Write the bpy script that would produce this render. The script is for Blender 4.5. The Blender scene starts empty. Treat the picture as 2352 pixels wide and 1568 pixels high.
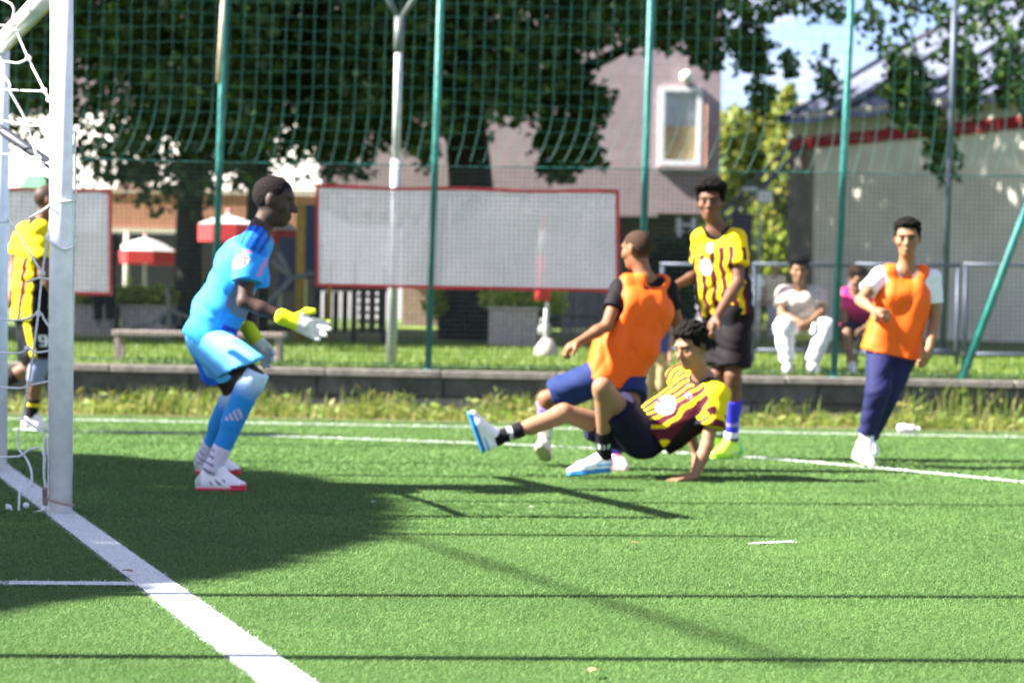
import bpy, math, random
import numpy as np
from mathutils import Vector, Matrix
random.seed(7); RNG = np.random.default_rng(11)
R_ = math.radians
SC = bpy.context.scene
COL = SC.collection

# ------------------------------------------------------------------ camera, sky, sun, exposure
FV = 5268.5          # focal length in units of a 2352 px wide picture
CAMH = 0.85
ROLL = R_(1.05)
PITCH = math.atan(49 / FV)
_fw = Vector((0, math.cos(PITCH), -math.sin(PITCH))); _up = Vector((0, math.sin(PITCH), math.cos(PITCH))); _rt = Vector((1, 0, 0))
_r = _rt * math.cos(ROLL) + _up * math.sin(ROLL); _u = -_rt * math.sin(ROLL) + _up * math.cos(ROLL)
cam_d = bpy.data.cameras.new('camera'); cam = bpy.data.objects.new('camera', cam_d); COL.objects.link(cam)
M = Matrix((( _r.x, _u.x, -_fw.x, 0), (_r.y, _u.y, -_fw.y, 0), (_r.z, _u.z, -_fw.z, CAMH), (0, 0, 0, 1)))
cam.matrix_world = M
cam_d.sensor_width = 36; cam_d.lens = 36 * FV / 2352; cam_d.clip_end = 3000; cam_d.clip_start = 0.05
cam_d.dof.use_dof = True; cam_d.dof.focus_distance = 7.2; cam_d.dof.aperture_fstop = 3.6
SC.camera = cam

SUN_EL, SUN_AZ = R_(39.8), R_(7.5)          # light travels along +X, slightly away from the camera
w = bpy.data.worlds.new('World'); SC.world = w; w.use_nodes = True
nt = w.node_tree; nt.nodes.clear()
sky = nt.nodes.new('ShaderNodeTexSky'); sky.sky_type = 'NISHITA'; sky.sun_disc = False
sky.sun_elevation = SUN_EL; sky.sun_rotation = R_(270) - SUN_AZ; sky.air_density = 0.75; sky.dust_density = 0.4; sky.ozone_density = 1.6
tc = nt.nodes.new('ShaderNodeTexCoord'); mp = nt.nodes.new('ShaderNodeMapping'); mp.inputs['Scale'].default_value = (3.2, 3.2, 9)
nz = nt.nodes.new('ShaderNodeTexNoise'); nz.inputs['Scale'].default_value = 1.6; nz.inputs['Detail'].default_value = 6; nz.inputs['Roughness'].default_value = 0.6
rmp = nt.nodes.new('ShaderNodeValToRGB'); rmp.color_ramp.elements[0].position = 0.46; rmp.color_ramp.elements[1].position = 0.66
mx = nt.nodes.new('ShaderNodeMix'); mx.data_type = 'RGBA'; mx.inputs['B'].default_value = (5.2, 5.2, 5.4, 1)
bg = nt.nodes.new('ShaderNodeBackground'); bg.inputs['Strength'].default_value = 0.05
wo = nt.nodes.new('ShaderNodeOutputWorld'); L = nt.links.new
L(tc.outputs['Generated'], mp.inputs['Vector']); L(mp.outputs['Vector'], nz.inputs['Vector']); L(nz.outputs['Fac'], rmp.inputs['Fac'])
L(rmp.outputs['Color'], mx.inputs['Factor']); L(sky.outputs['Color'], mx.inputs['A']); wb = nt.nodes.new('ShaderNodeMix'); wb.data_type = 'RGBA'; wb.blend_type = 'MULTIPLY'; wb.inputs['Factor'].default_value = 1; wb.inputs['B'].default_value = (1.04, .96, 1.06, 1); L(mx.outputs['Result'], wb.inputs['A']); L(wb.outputs['Result'], bg.inputs['Color']); L(bg.outputs['Background'], wo.inputs['Surface'])
sd = bpy.data.lights.new('sun', 'SUN'); sd.energy = 5.0; sd.angle = R_(0.5); sd.color = (1.0, 0.95, 0.87)
so = bpy.data.objects.new('sun', sd); COL.objects.link(so)
SUND = Vector((math.cos(SUN_EL) * math.cos(SUN_AZ), math.cos(SUN_EL) * math.sin(SUN_AZ), -math.sin(SUN_EL)))
so.rotation_euler = SUND.to_track_quat('-Z', 'Y').to_euler(); so.location = (-30, 0, 30)
vs = SC.view_settings; vs.view_transform = 'Standard'; vs.look = 'None'; vs.exposure = 2.5; vs.gamma = 1; vs.use_curve_mapping = False
SC.render.engine = 'CYCLES'; SC.cycles.use_denoising = True; SC.cycles.max_bounces = 6; SC.cycles.diffuse_bounces = 3; SC.cycles.transparent_max_bounces = 12
SC.cycles.sample_clamp_indirect = 6

# ------------------------------------------------------------------ helpers
def at(u, v, Y):
    x, y = u - 1176.0, v - 784.0
    d = _r * x - _u * y + _fw * FV
    return np.array([d.x * Y / d.y, Y, CAMH + d.z * Y / d.y])
def gpt(u, v, z=0.0):
    x, y = u - 1176.0, v - 784.0
    d = _r * x - _u * y + _fw * FV
    t = (z - CAMH) / d.z
    return np.array([d.x * t, d.y * t, z])
A_ = lambda *a: np.array(a, float)
def nrm(v):
    v = np.asarray(v, float); return v / max(np.linalg.norm(v), 1e-9)
ORG = {}
def tag(o, label=None, cat=None, group=None, kind=None):
    if label: o['label'] = label
    if cat: o['category'] = cat
    if group: o['group'] = group
    if kind: o['kind'] = kind
    return o
def empty(name, loc, label, cat, group=None):
    o = bpy.data.objects.new(name, None); COL.objects.link(o); o.location = loc; o.empty_display_size = .1
    ORG[o] = np.array(loc, float); return tag(o, label, cat, group)
def link_mesh(name, V, F, mat, parent=None, base=None, smooth=False, col=None, fmat=None):
    """V (N,3) world, F list of faces or (M,k) array"""
    V = np.asarray(V, float)
    if parent is not None: org = ORG[parent]
    else: org = np.array(base if base is not None else (0, 0, 0), float)
    me = bpy.data.meshes.new(name)
    if isinstance(F, np.ndarray) and len(F):
        n, k = F.shape
        me.vertices.add(len(V)); me.vertices.foreach_set('co', (V - org).astype(np.float32).ravel())
        me.loops.add(n * k); me.loops.foreach_set('vertex_index', F.astype(np.int32).ravel())
        me.polygons.add(n); me.polygons.foreach_set('loop_start', (np.arange(n) * k).astype(np.int32))
        me.update(calc_edges=True)
    else:
        me.from_pydata((V - org).tolist(), [], F); me.update()
    mats = mat if isinstance(mat, (list, tuple)) else [mat]
    for m in mats: me.materials.append(m)
    if fmat is not None: me.polygons.foreach_set('material_index', np.asarray(fmat, np.int32))
    if col is not None:
        at_ = me.color_attributes.new('Col', 'FLOAT_COLOR', 'POINT')
        c4 = np.ones((len(V), 4), np.float32); c4[:, :3] = col
        at_.data.foreach_set('color', c4.ravel())
    if smooth: me.polygons.foreach_set('use_smooth', np.ones(len(me.polygons), bool))
    o = bpy.data.objects.new(name, me); COL.objects.link(o); ORG[o] = org
    if parent is not None: o.parent = parent
    else: o.location = org
    return o
class MB:
    def __init__(s): s.V = []; s.F = []; s.n = 0
    def add(s, V, F):
        s.V.append(np.asarray(V, float)); s.F += [tuple(i + s.n for i in f) for f in F]; s.n += len(V); return s
    def box(s, lo, hi, bev=0.0):
        return s.obox((np.array(lo, float) + hi) / 2, np.eye(3), (np.array(hi, float) - lo) / 2, bev)
    def obox(s, c, ax, half, bev=0.0):
        c = np.asarray(c, float); ax = np.asarray(ax, float); hx, hy, hz = half
        if bev <= 0:
            P = [c + ax.T @ A_(sx * hx, sy * hy, sz * hz) for sz in (-1, 1) for sy in (-1, 1) for sx in (-1, 1)]
            return s.add(P, [(0, 2, 3, 1), (4, 5, 7, 6), (0, 1, 5, 4), (2, 6, 7, 3), (0, 4, 6, 2), (1, 3, 7, 5)])
        b = min(bev, hx * .9, hy * .9, hz * .9)     # bevelled box: ring stack
        P = []; F = []
        def ring(z, k):
            for (x, y) in ((hx - k, hy - k - b), (hx - k - b, hy - k), (-hx + k + b, hy - k), (-hx + k, hy - k - b), (-hx + k, -hy + k + b), (-hx + k + b, -hy + k), (hx - k - b, -hy + k), (hx - k, -hy + k + b)):
                P.append(c + ax.T @ A_(x, y, z))
        b2 = b * .5
        ring(-hz, b2); ring(-hz + b2, 0); ring(hz - b2, 0); ring(hz, b2)
        for q in range(3):
            for i in range(8):
                j = (i + 1) % 8; F.append((q * 8 + i, q * 8 + j, q * 8 + 8 + j, q * 8 + 8 + i))
        F.append(tuple(range(7, -1, -1))); F.append(tuple(range(24, 32)))
        return s.add(P, F)
    def bar(s, a, b, w, h, up=(0, 0, 1), bev=0.0):
        a = np.asarray(a, float); b = np.asarray(b, float); d = nrm(b - a); r = np.cross(d, up)
        if np.linalg.norm(r) < 1e-4: r = np.cross(d, (0, 1, 0))
        r = nrm(r); u = np.cross(r, d)
        return s.obox((a + b) / 2, [r, d, u], (w / 2, np.linalg.norm(b - a) / 2, h / 2), bev)
    def tube(s, pts, r, n=8, cap=True):
        pts = [np.asarray(p, float) for p in pts]; m = len(pts)
        rr = r if hasattr(r, '__len__') else [r] * m
        V = []; ref = None
        for i, p in enumerate(pts):
            d = nrm(pts[min(i + 1, m - 1)] - pts[max(i - 1, 0)])
            if ref is None: ref = np.cross(d, (0, 0, 1) if abs(d[2]) < .9 else (1, 0, 0))
            ref = nrm(ref - d * np.dot(ref, d)); b = np.cross(d, ref)
            for k in range(n):
                t = 2 * math.pi * k / n; V.append(p + rr[i] * (ref * math.cos(t) + b * math.sin(t)))
        F = [(i * n + k, i * n + (k + 1) % n, (i + 1) * n + (k + 1) % n, (i + 1) * n + k) for i in range(m - 1) for k in range(n)]
        if cap: F += [tuple(range(n - 1, -1, -1)), tuple((m - 1) * n + k for k in range(n))]
        return s.add(V, F)
    def ball(s, c, r, n=10, m=7):
        c = np.asarray(c, float); r = np.asarray(r, float) * np.ones(3); V = []; F = []
        for i in range(m + 1):
            th = math.pi * i / m
            for k in range(n):
                t = 2 * math.pi * k / n; V.append(c + r * A_(math.sin(th) * math.cos(t), math.sin(th) * math.sin(t), math.cos(th)))
        for i in range(m):
            for k in range(n): F.append((i * n + k, (i + 1) * n + k, (i + 1) * n + (k + 1) % n, i * n + (k + 1) % n))
        return s.add(V, F)
    def prism(s, poly, d):
        n = len(poly); P = [np.asarray(p, float) for p in poly]; d = np.asarray(d, float)
        return s.add(P + [p + d for p in P], [tuple(range(n)), tuple(range(2 * n - 1, n - 1, -1))] + [(i, i + n, (i + 1) % n + n, (i + 1) % n) for i in range(n)])
    def sheet(s, a, b, c, d, nu=1, nv=1):
        a, b, c, d = [np.asarray(p, float) for p in (a, b, c, d)]; V = []
        for j in range(nv + 1):
            for i in range(nu + 1):
                p, q = i / nu, j / nv; V.append((a * (1 - p) + b * p) * (1 - q) + (d * (1 - p) + c * p) * q)
        return s.add(V, [(j * (nu + 1) + i, j * (nu + 1) + i + 1, (j + 1) * (nu + 1) + i + 1, (j + 1) * (nu + 1) + i) for j in range(nv) for i in range(nu)])
    def build(s, name, mat, parent=None, base=None, smooth=False):
        V = np.concatenate(s.V)
        if parent is None and base is None: base = (V[:, 0].mean(), V[:, 1].mean(), V[:, 2].min())
        return link_mesh(name, V, s.F, mat, parent, base, smooth)

# ------------------------------------------------------------------ materials
def mat(name, c, rough=.7, var=.15, vscale=8, bump=0.0, bscale=60, spec=.4, c2=None, metal=0.0, attr=False, transl=0.0, sheen=0.0, island=None, alpha=None, dirt=None, coord='Object'):
    m = bpy.data.materials.new(name); m.use_nodes = True; t = m.node_tree; N = t.nodes; K = t.links.new
    p = N['Principled BSDF']; p.inputs['Roughness'].default_value = rough; p.inputs['Specular IOR Level'].default_value = spec; p.inputs['Metallic'].default_value = metal
    if sheen: p.inputs['Sheen Weight'].default_value = sheen
    co = N.new('ShaderNodeTexCoord')
    if attr:
        a = N.new('ShaderNodeAttribute'); a.attribute_name = 'Col'; src = a.outputs['Color']
    elif island:
        g = N.new('ShaderNodeNewGeometry'); rp = N.new('ShaderNodeValToRGB'); rp.color_ramp.interpolation = 'LINEAR'
        rp.color_ramp.elements[0].color = (*island[0], 1); rp.color_ramp.elements[1].color = (*island[-1], 1)
        for i, cc in enumerate(island[1:-1]):
            e = rp.color_ramp.elements.new((i + 1) / (len(island) - 1)); e.color = (*cc, 1)
        K(g.outputs['Random Per Island'], rp.inputs['Fac']); src = rp.outputs['Color']
    else:
        rgb = N.new('ShaderNodeRGB'); rgb.outputs[0].default_value = (*c, 1); src = rgb.outputs[0]
    if c2 is not None:
        n1 = N.new('ShaderNodeTexNoise'); n1.inputs['Scale'].default_value = vscale; n1.inputs['Detail'].default_value = 5; n1.inputs['Roughness'].default_value = .65
        rr = N.new('ShaderNodeValToRGB'); rr.color_ramp.elements[0].position = .38; rr.color_ramp.elements[1].position = .64
        mxx = N.new('ShaderNodeMix'); mxx.data_type = 'RGBA'; mxx.inputs['B'].default_value = (*c2, 1)
        K(co.outputs[coord], n1.inputs['Vector']); K(n1.outputs['Fac'], rr.inputs['Fac']); K(rr.outputs['Color'], mxx.inputs['Factor']); K(src, mxx.inputs['A']); src = mxx.outputs['Result']
    if var > 0:
        n2 = N.new('ShaderNodeTexNoise'); n2.inputs['Scale'].default_value = vscale * 2.7; n2.inputs['Detail'].default_value = 4
        mr = N.new('ShaderNodeMapRange'); mr.inputs['From Min'].default_value = .25; mr.inputs['From Max'].default_value = .75; mr.inputs['To Min'].default_value = 1 - var; mr.inputs['To Max'].default_value = 1 + var
        hs = N.new('ShaderNodeVectorMath'); hs.operation = 'SCALE'
        K(co.outputs[coord], n2.inputs['Vector']); K(n2.outputs['Fac'], mr.inputs['Value']); K(src, hs.inputs[0]); K(mr.outputs['Result'], hs.inputs['Scale']); src = hs.outputs[0]
    K(src, p.inputs['Base Color'])
    if bump:
        n3 = N.new('ShaderNodeTexNoise'); n3.inputs['Scale'].default_value = bscale; n3.inputs['Detail'].default_value = 4
        bp = N.new('ShaderNodeBump'); bp.inputs['Strength'].default_value = bump; bp.inputs['Distance'].default_value = .01
        K(co.outputs[coord], n3.inputs['Vector']); K(n3.outputs['Fac'], bp.inputs['Height']); K(bp.outputs['Normal'], p.inputs['Normal'])
    out = N['Material Output']; sh = p.outputs[0]
    if transl:
        tr = N.new('ShaderNodeBsdfTranslucent'); K(src, tr.inputs['Color']); ms = N.new('ShaderNodeMixShader'); ms.inputs[0].default_value = transl
        K(sh, ms.inputs[1]); K(tr.outputs[0], ms.inputs[2]); sh = ms.outputs[0]
    if alpha is not None:
        tp = N.new('ShaderNodeBsdfTransparent'); ms = N.new('ShaderNodeMixShader'); ms.inputs[0].default_value = alpha
        K(tp.outputs[0], ms.inputs[1]); K(sh, ms.inputs[2]); sh = ms.outputs[0]
    K(sh, out.inputs['Surface'])
    return m
MT = {}
MT['turfbase'] = mat('turf_base', (.035, .09, .018), .9, .3, 3, spec=.1)
MT['blade'] = mat('turf_fibre', (0, 0, 0), .65, .2, .45, spec=.3, island=[(.069, .140, .033), (.091, .171, .042), (.107, .194, .050), (.148, .240, .076), (.079, .155, .038)], transl=.25)
MT['white_blade'] = mat('white_fibre', (0, 0, 0), .5, .1, 4, spec=.4, island=[(.52, .54, .53), (.66, .67, .67), (.40, .44, .42)], transl=.15)
MT['white_paint'] = mat('white_line_base', (.6, .62, .6), .8, .2, 20)
MT['lawn'] = mat('lawn_soil', (.07, .13, .016), .9, .4, 1.5, c2=(.13, .18, .03))
MT['lawnblade'] = mat('lawn_blade', (0, 0, 0), .5, .2, 1, island=[(.085, .17, .014), (.135, .22, .024), (.21, .28, .04), (.105, .185, .02)], transl=.35)
MT['weed'] = mat('weed_blade', (0, 0, 0), .6, .25, 2, island=[(.12, .20, .022), (.19, .25, .035), (.32, .28, .09), (.08, .15, .018), (.16, .24, .03)], transl=.35)
MT['soil'] = mat('dry_soil', (.16, .12, .07), .95, .4, 6, c2=(.10, .10, .04))
MT['concrete'] = mat('old_concrete', (.085, .088, .085), .9, .3, 3, bump=.5, bscale=40, c2=(.05, .055, .05))
MT['coping'] = mat('coping_concrete', (.25, .22, .195), .9, .25, 6, bump=.4, bscale=50, c2=(.15, .14, .125))
MT['goalwhite'] = mat('scuffed_white_paint', (.87, .86, .86), .35, .08, 9, c2=(.76, .75, .76), spec=.5)
MT['goalmark'] = mat('worn_yellow_tape', (.55, .42, .08), .6, .3, 20)
MT['rope'] = mat('net_cord', (.72, .72, .74), .8, .2, 30)
MT['steel_dark'] = mat('dark_tube', (.05, .055, .075), .4, .2, 10)
MT['green_post'] = mat('teal_painted_steel', (.010, .135, .125), .5, .3, 4, c2=(.02, .19, .16), spec=.5)
MT['post_rust'] = mat('bare_worn_steel', (.45, .36, .27), .6, .3, 6)
MT['net'] = mat('teal_net_cord', (.008, .095, .082), .6, .2, 6)
MT['wire'] = mat('green_wire', (.010, .02, .024), .5, .2, 8)
MT['galv'] = mat('galvanised_steel', (.55, .57, .60), .45, .2, 6, c2=(.42, .44, .46), metal=.25)
MT['rail'] = mat('grey_blue_rail', (.065, .08, .115), .5, .2, 8, metal=.2)
MT['bench'] = mat('weathered_grey_wood', (.34, .28, .26), .85, .3, 12, bump=.3, bscale=30)
MT['bark'] = mat('dark_bark', (.026, .022, .019), .95, .45, 7, bump=.9, bscale=14)
MT['leaf'] = mat('tree_leaf', (0, 0, 0), .5, .0, 1, spec=.35, island=[(.015, .038, .009), (.027, .060, .013), (.055, .105, .02), (.019, .046, .011)], transl=.38)
MT['leaf_y'] = mat('yellow_green_leaf', (0, 0, 0), .6, .0, 1, island=[(.16, .22, .03), (.30, .32, .05), (.10, .17, .03), (.42, .36, .08)], transl=.4)
MT['shrub'] = mat('shrub_leaf', (0, 0, 0), .55, .0, 1, island=[(.30, .40, .035), (.38, .46, .06), (.20, .30, .03)], transl=.5)
MT['mauve'] = mat('mauve_render', (.40, .315, .345), .9, .1, 2, bump=.25, bscale=20, c2=(.355, .28, .305))
MT['brown'] = mat('brown_boards', (.13, .095, .075), .85, .3, 5)
MT['whitewall'] = mat('white_plaster', (.56, .53, .49), .9, .1, 3)
MT['terracotta'] = mat('terracotta_cloth', (.50, .24, .16), .85, .15, 3, c2=(.40, .20, .14))
MT['cream'] = mat('cream_trim', (.62, .55, .46), .85, .15, 4)
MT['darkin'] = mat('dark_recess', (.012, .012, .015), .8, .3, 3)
MT['rooftile'] = mat('brown_roof', (.17, .10, .08), .9, .3, 6)
MT['winframe'] = mat('white_frame', (.86, .86, .90), .5, .05, 4)
MT['glass'] = mat('window_glass', (.42, .46, .50), .08, .35, 1.2, spec=.8)  # pale base colour stands for sky reflected in the pane
MT['blind'] = mat('tan_blind', (.46, .36, .20), .8, .2, 6)
MT['globe'] = mat('opal_globe', (.72, .70, .62), .3, .05, 4)
MT['red'] = mat('red_cloth', (.55, .035, .04), .8, .15, 6)
MT['redband'] = mat('dark_red_band', (.30, .012, .025), .7, .15, 3)
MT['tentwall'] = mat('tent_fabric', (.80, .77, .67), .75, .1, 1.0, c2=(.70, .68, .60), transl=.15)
MT['tentroof'] = mat('slate_blue_fabric', (.11, .125, .18), .7, .2, 1.5, c2=(.085, .095, .14))
MT['valance'] = mat('cream_valance', (.50, .48, .42), .8, .15, 2)
MT['tentshade'] = mat('brown_tent_shade', (.20, .17, .155), .85, .35, 2.5)  # tent fabric in a shaded tone, the shade put into the brown
MT['banner'] = mat('mesh_banner_cloth', (.95, .85, .93), .75, .05, 3, c2=(.92, .82, .91), transl=.2, alpha=.92)
MT['whitecloth'] = mat('white_cloth', (.60, .58, .58), .8, .08, 6, transl=.2)
MT['planter'] = mat('pale_planter', (.38, .34, .30), .9, .25, 5)
MT['yellowpost'] = mat('ochre_timber', (.30, .19, .02), .8, .3, 5)
MT['playdark'] = mat('dark_timber', (.035, .03, .028), .85, .4, 4)
MT['playblue'] = mat('navy_panel', (.012, .016, .07), .5, .2, 5)
MT['playgrey'] = mat('grey_tube', (.11, .125, .13), .45, .2, 8)
MT['pinkbrick'] = mat('pinkish_panel', (.36, .24, .20), .9, .2, 4)
MT['slat'] = mat('grey_slats', (.17, .165, .16), .9, .35, 5)
MT['black'] = mat('black_rubber', (.012, .012, .014), .6, .2, 8)
MT['skin'] = mat('skin', (0, 0, 0), .6, .06, 14, bump=.06, bscale=90, attr=True, spec=.3)
MT['cloth'] = mat('polyester', (0, 0, 0), .75, .05, 20, bump=.12, bscale=220, attr=True, spec=.15)
MT['vestcloth'] = mat('vest_mesh', (0, 0, 0), .6, .05, 20, bump=.15, bscale=220, attr=True, spec=.3, transl=.18)
MT['hair'] = mat('hair', (0, 0, 0), .9, .3, 50, bump=.5, bscale=160, attr=True, spec=.12)
MT['shoe'] = mat('boot_upper', (0, 0, 0), .38, .05, 20, attr=True, spec=.5)
MT['leafdry'] = mat('dry_leaf', (.26, .15, .075), .8, .3, 30)
MT['plastic'] = mat('crumpled_plastic', (.72, .66, .70), .3, .1, 20, transl=.3)

# ------------------------------------------------------------------ setting: ground, pitch, turf, lines
FB = 20.0    # front face of the low wall
def sheet_obj(name, a, b, z, m, kind='structure'):
    o = MB().sheet((a[0], a[1], z), (b[0], a[1], z), (b[0], b[1], z), (a[0], b[1], z), 1, 1).build(name, m, base=((a[0] + b[0]) / 2, (a[1] + b[1]) / 2, z)); tag(o, kind=kind); return o
sheet_obj('ground', (-700, -60), (700, 1500), -.02, MT['lawn'])
sheet_obj('pitch', (-40, -20), (40, 18.9), 0, MT['turfbase'])
sheet_obj('verge', (-40, 18.9), (40, 20.2), .004, MT['soil'])

def blades(P, length, width, lean, seed, tilt=None):
    """single-triangle fibres at points P (n,2 or n,3); returns V,F"""
    r = np.random.default_rng(seed); n = len(P); P = np.asarray(P, float)
    if P.shape[1] == 2: P = np.c_[P, np.zeros(n)]
    a = r.uniform(0, 2 * np.pi, n); d = np.c_[np.cos(a), np.sin(a), np.zeros(n)]
    b = a + np.pi / 2 + r.normal(0, .35, n); s = np.c_[np.cos(b), np.sin(b), r.normal(0, .12, n)]
    ln = length * r.uniform(.6, 1.25, n)[:, None]; th = np.clip(r.normal(lean, lean * .25, n), 0, 1.5)[:, None]
    tip = P + ln * (np.sin(th) * d + np.cos(th) * A_(0, 0, 1))
    V = np.stack([P - s * width / 2, P + s * width / 2, tip], 1).reshape(-1, 3)
    return V, np.arange(n * 3).reshape(-1, 3)
def frust_pts(y0, y1, dens, seed, margin=.25):
    r = np.random.default_rng(seed); k = .2235
    n = int(dens * k * (y1 ** 2 - y0 ** 2)); y = np.sqrt(r.uniform(y0 ** 2, y1 ** 2, n)); x = r.uniform(-1, 1, n) * (k * y + margin)
    return np.c_[x, y]
# goal geometry
GN = gpt(140, 1180)[:2]; GB = gpt(660, 1568)[:2]
GD = nrm(np.r_[GN - GB, 0])[:2]; GP = A_(GD[1], -GD[0])          # along goal line (away), pitch side
GW = 0.125
def d_goal(P): return np.abs((P - GN) @ GP) - GW / 2
arcp = [gpt(u, v)[:2] for u, v in ((30, 987), (170, 990), (560, 1000), (1080, 1018), (1330, 1029), (1710, 1050), (2040, 1078), (2352, 1108), (2480, 1122))]
def dense(pts, n=14):
    pts = np.array(pts); out = []
    for i in range(len(pts) - 1):
        p0, p1, p2, p3 = pts[max(i - 1, 0)], pts[i], pts[i + 1], pts[min(i + 2, len(pts) - 1)]
        for t in np.linspace(0, 1, n, endpoint=False):
            out.append(.5 * ((2 * p1) + (-p0 + p2) * t + (2 * p0 - 5 * p1 + 4 * p2 - p3) * t * t + (-p0 + 3 * p1 - 3 * p2 + p3) * t ** 3))
    out.append(pts[-1]); return np.array(out)
ARC = dense(arcp, 8)
def d_poly(P, L, wd):
    best = np.full(len(P), 9.0)
    for i in range(len(L) - 1):
        a, b = L[i], L[i + 1]; ab = b - a; t = np.clip(((P - a) @ ab) / (ab @ ab), 0, 1)
        best = np.minimum(best, np.hypot(*(P - a - t[:, None] * ab).T))
    return best - wd / 2
TY = gpt(1176, 983)[1]
T0, T1 = gpt(20, 1340)[:2], gpt(318, 1342)[:2]
M0, M1 = gpt(1728, 1249)[:2], gpt(1818, 1245)[:2]
LINES = [('goal_line', lambda P: d_goal(P)), ('penalty_arc', lambda P: d_poly(P, ARC, .065)), ('touchline', lambda P: np.abs(P[:, 1] - TY) - .035),
         ('corner_tick', lambda P: d_poly(P, np.array([T0, T1]), .09)), ('worn_mark', lambda P: d_poly(P, np.array([M0, M1]), .035))]
bands = [(5.0, 7.0, 76000, .013, .0016), (7.0, 9.2, 40000, .015, .0022), (9.2, 12.5, 15000, .018, .0038), (12.5, 18.9, 4600, .022, .0080)]
VG, FG, ng = [], [], 0; VW = {n: [] for n, _ in LINES}
for bi, (y0, y1, dn, ln, wd) in enumerate(bands):
    P = frust_pts(y0, y1, dn, 20 + bi)
    jit = P + np.random.default_rng(bi).normal(0, .006, P.shape)
    own = np.full(len(P), -1)
    for li, (nm, fn) in enumerate(LINES): own[(fn(jit) < 0) & (np.random.default_rng(li + 5).uniform(0, 1, len(P)) > .07)] = li
    V, F = blades(P[own < 0], ln, wd, 1.25, 40 + bi); VG.append(V); FG.append(F + ng); ng += len(V)
    for li, (nm, fn) in enumerate(LINES):
        if (own == li).any():
            Q = P[own == li]; Q = np.concatenate([Q, Q + np.random.default_rng(3).normal(0, .004, Q.shape)])
            VW[nm].append(blades(Q, ln * .95, wd * 1.5, 1.25, 60 + bi + li)[0])
o = link_mesh('artificial_grass', np.concatenate(VG), np.concatenate(FG), MT['blade'], base=(0, 9, 0)); tag(o, 'short green artificial grass fibres covering the pitch', 'grass', kind='stuff')
def strip(L, wd, z):
    L = np.array(L); d = np.gradient(L, axis=0); n = np.c_[-d[:, 1], d[:, 0]]; n /= np.linalg.norm(n, axis=1)[:, None]
    V = np.concatenate([np.c_[L + n * wd / 2, np.full(len(L), z)], np.c_[L - n * wd / 2, np.full(len(L), z)]]); m = len(L)
    return V, [(i, i + m, i + m + 1, i + 1) for i in range(m - 1)]
stripd = {'goal_line': strip([GN + GD * t for t in (-6, -2, 4, 9.0)], GW, .0055), 'penalty_arc': strip(ARC, .065, .0045), 'touchline': strip([(x, TY) for x in (-6, 0, 8)], .07, .005),
          'corner_tick': strip([T0, T1], .09, .004), 'worn_mark': strip([M0, M1], .035, .004)}
for nm, _ in LINES:
    V, F = stripd[nm]; fl = [tuple(reversed(f)) for f in F]
    Vw = np.concatenate(VW[nm]) if VW[nm] else np.zeros((0, 3)); k = len(V)
    Fa = fl + [(k + 3 * i, k + 3 * i + 1, k + 3 * i + 2) for i in range(len(Vw) // 3)]
    o = link_mesh(nm, np.concatenate([V, Vw]), Fa, [MT['white_paint'], MT['white_blade']], base=V.mean(0), fmat=[0] * len(fl) + [1] * (len(Vw) // 3)); tag(o, kind='structure')

# lawn rising behind the wall
def lz(y): return np.where(y < 36, .40 + .0207 * (y - 20.2), .727) + .0
LV = []; NX, NY = 40, 30
for j in range(NY + 1):
    y = 20.32 + (75 - 20.32) * (j / NY) ** 1.6
    for i in range(NX + 1):
        x = -30 + 60 * i / NX; LV.append((x, y, float(lz(y)) + .03 * math.sin(x * 1.3 + y) * min(1, (y - 20.3) / 3)))
LF = np.array([(j * (NX + 1) + i, j * (NX + 1) + i + 1, (j + 1) * (NX + 1) + i + 1, (j + 1) * (NX + 1) + i) for j in range(NY) for i in range(NX)])
o = link_mesh('lawn', LV, LF, MT['lawn'], base=(0, 30, .4), smooth=True); tag(o, kind='structure')
P = frust_pts(20.34, 27, 900, 77, .4); V, F = blades(np.c_[P, lz(P[:, 1])], .065, .011, .55, 78)
o = link_mesh('lawn_grass', V, F, MT['lawnblade'], base=(0, 22, .4)); tag(o, 'bright lawn grass growing behind the low concrete wall', 'grass', kind='stuff')

# low retaining wall: two courses of blocks and coping slabs
wall = empty('retaining_wall', (0, FB, 0), 'low grey concrete block wall with pale coping along the pitch edge', 'wall')
MB().box((-9, FB + .03, -.02), (9, FB + .33, .33)).build('core', MT['concrete'], wall)
xx = -6.2; k = 0
def piece(name, lo, hi, m, par, bev=.006): return MB().box(lo, hi, bev).build(name, m, par)
for row, (z0, z1, off) in enumerate(((0.0, .165, 0), (.175, .335, .55))):
    x = -6.6 + off
    while x < 6.4:
        L_ = 1.1 + random.uniform(-.03, .03); piece('concrete_block', (x + .006, FB + random.uniform(-.006, .006), z0), (x + L_ - .006, FB + .1, z1), MT['concrete'], wall); x += L_
x = -6.5
while x < 6.4:
    L_ = .98 + random.uniform(-.05, .05); dz = random.uniform(-.004, .004)
    piece('coping_slab', (x + .005, FB - .035, .338 + dz), (x + L_ - .005, FB + .34, .398 + dz), MT['coping'], wall, .01); x += L_

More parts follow.
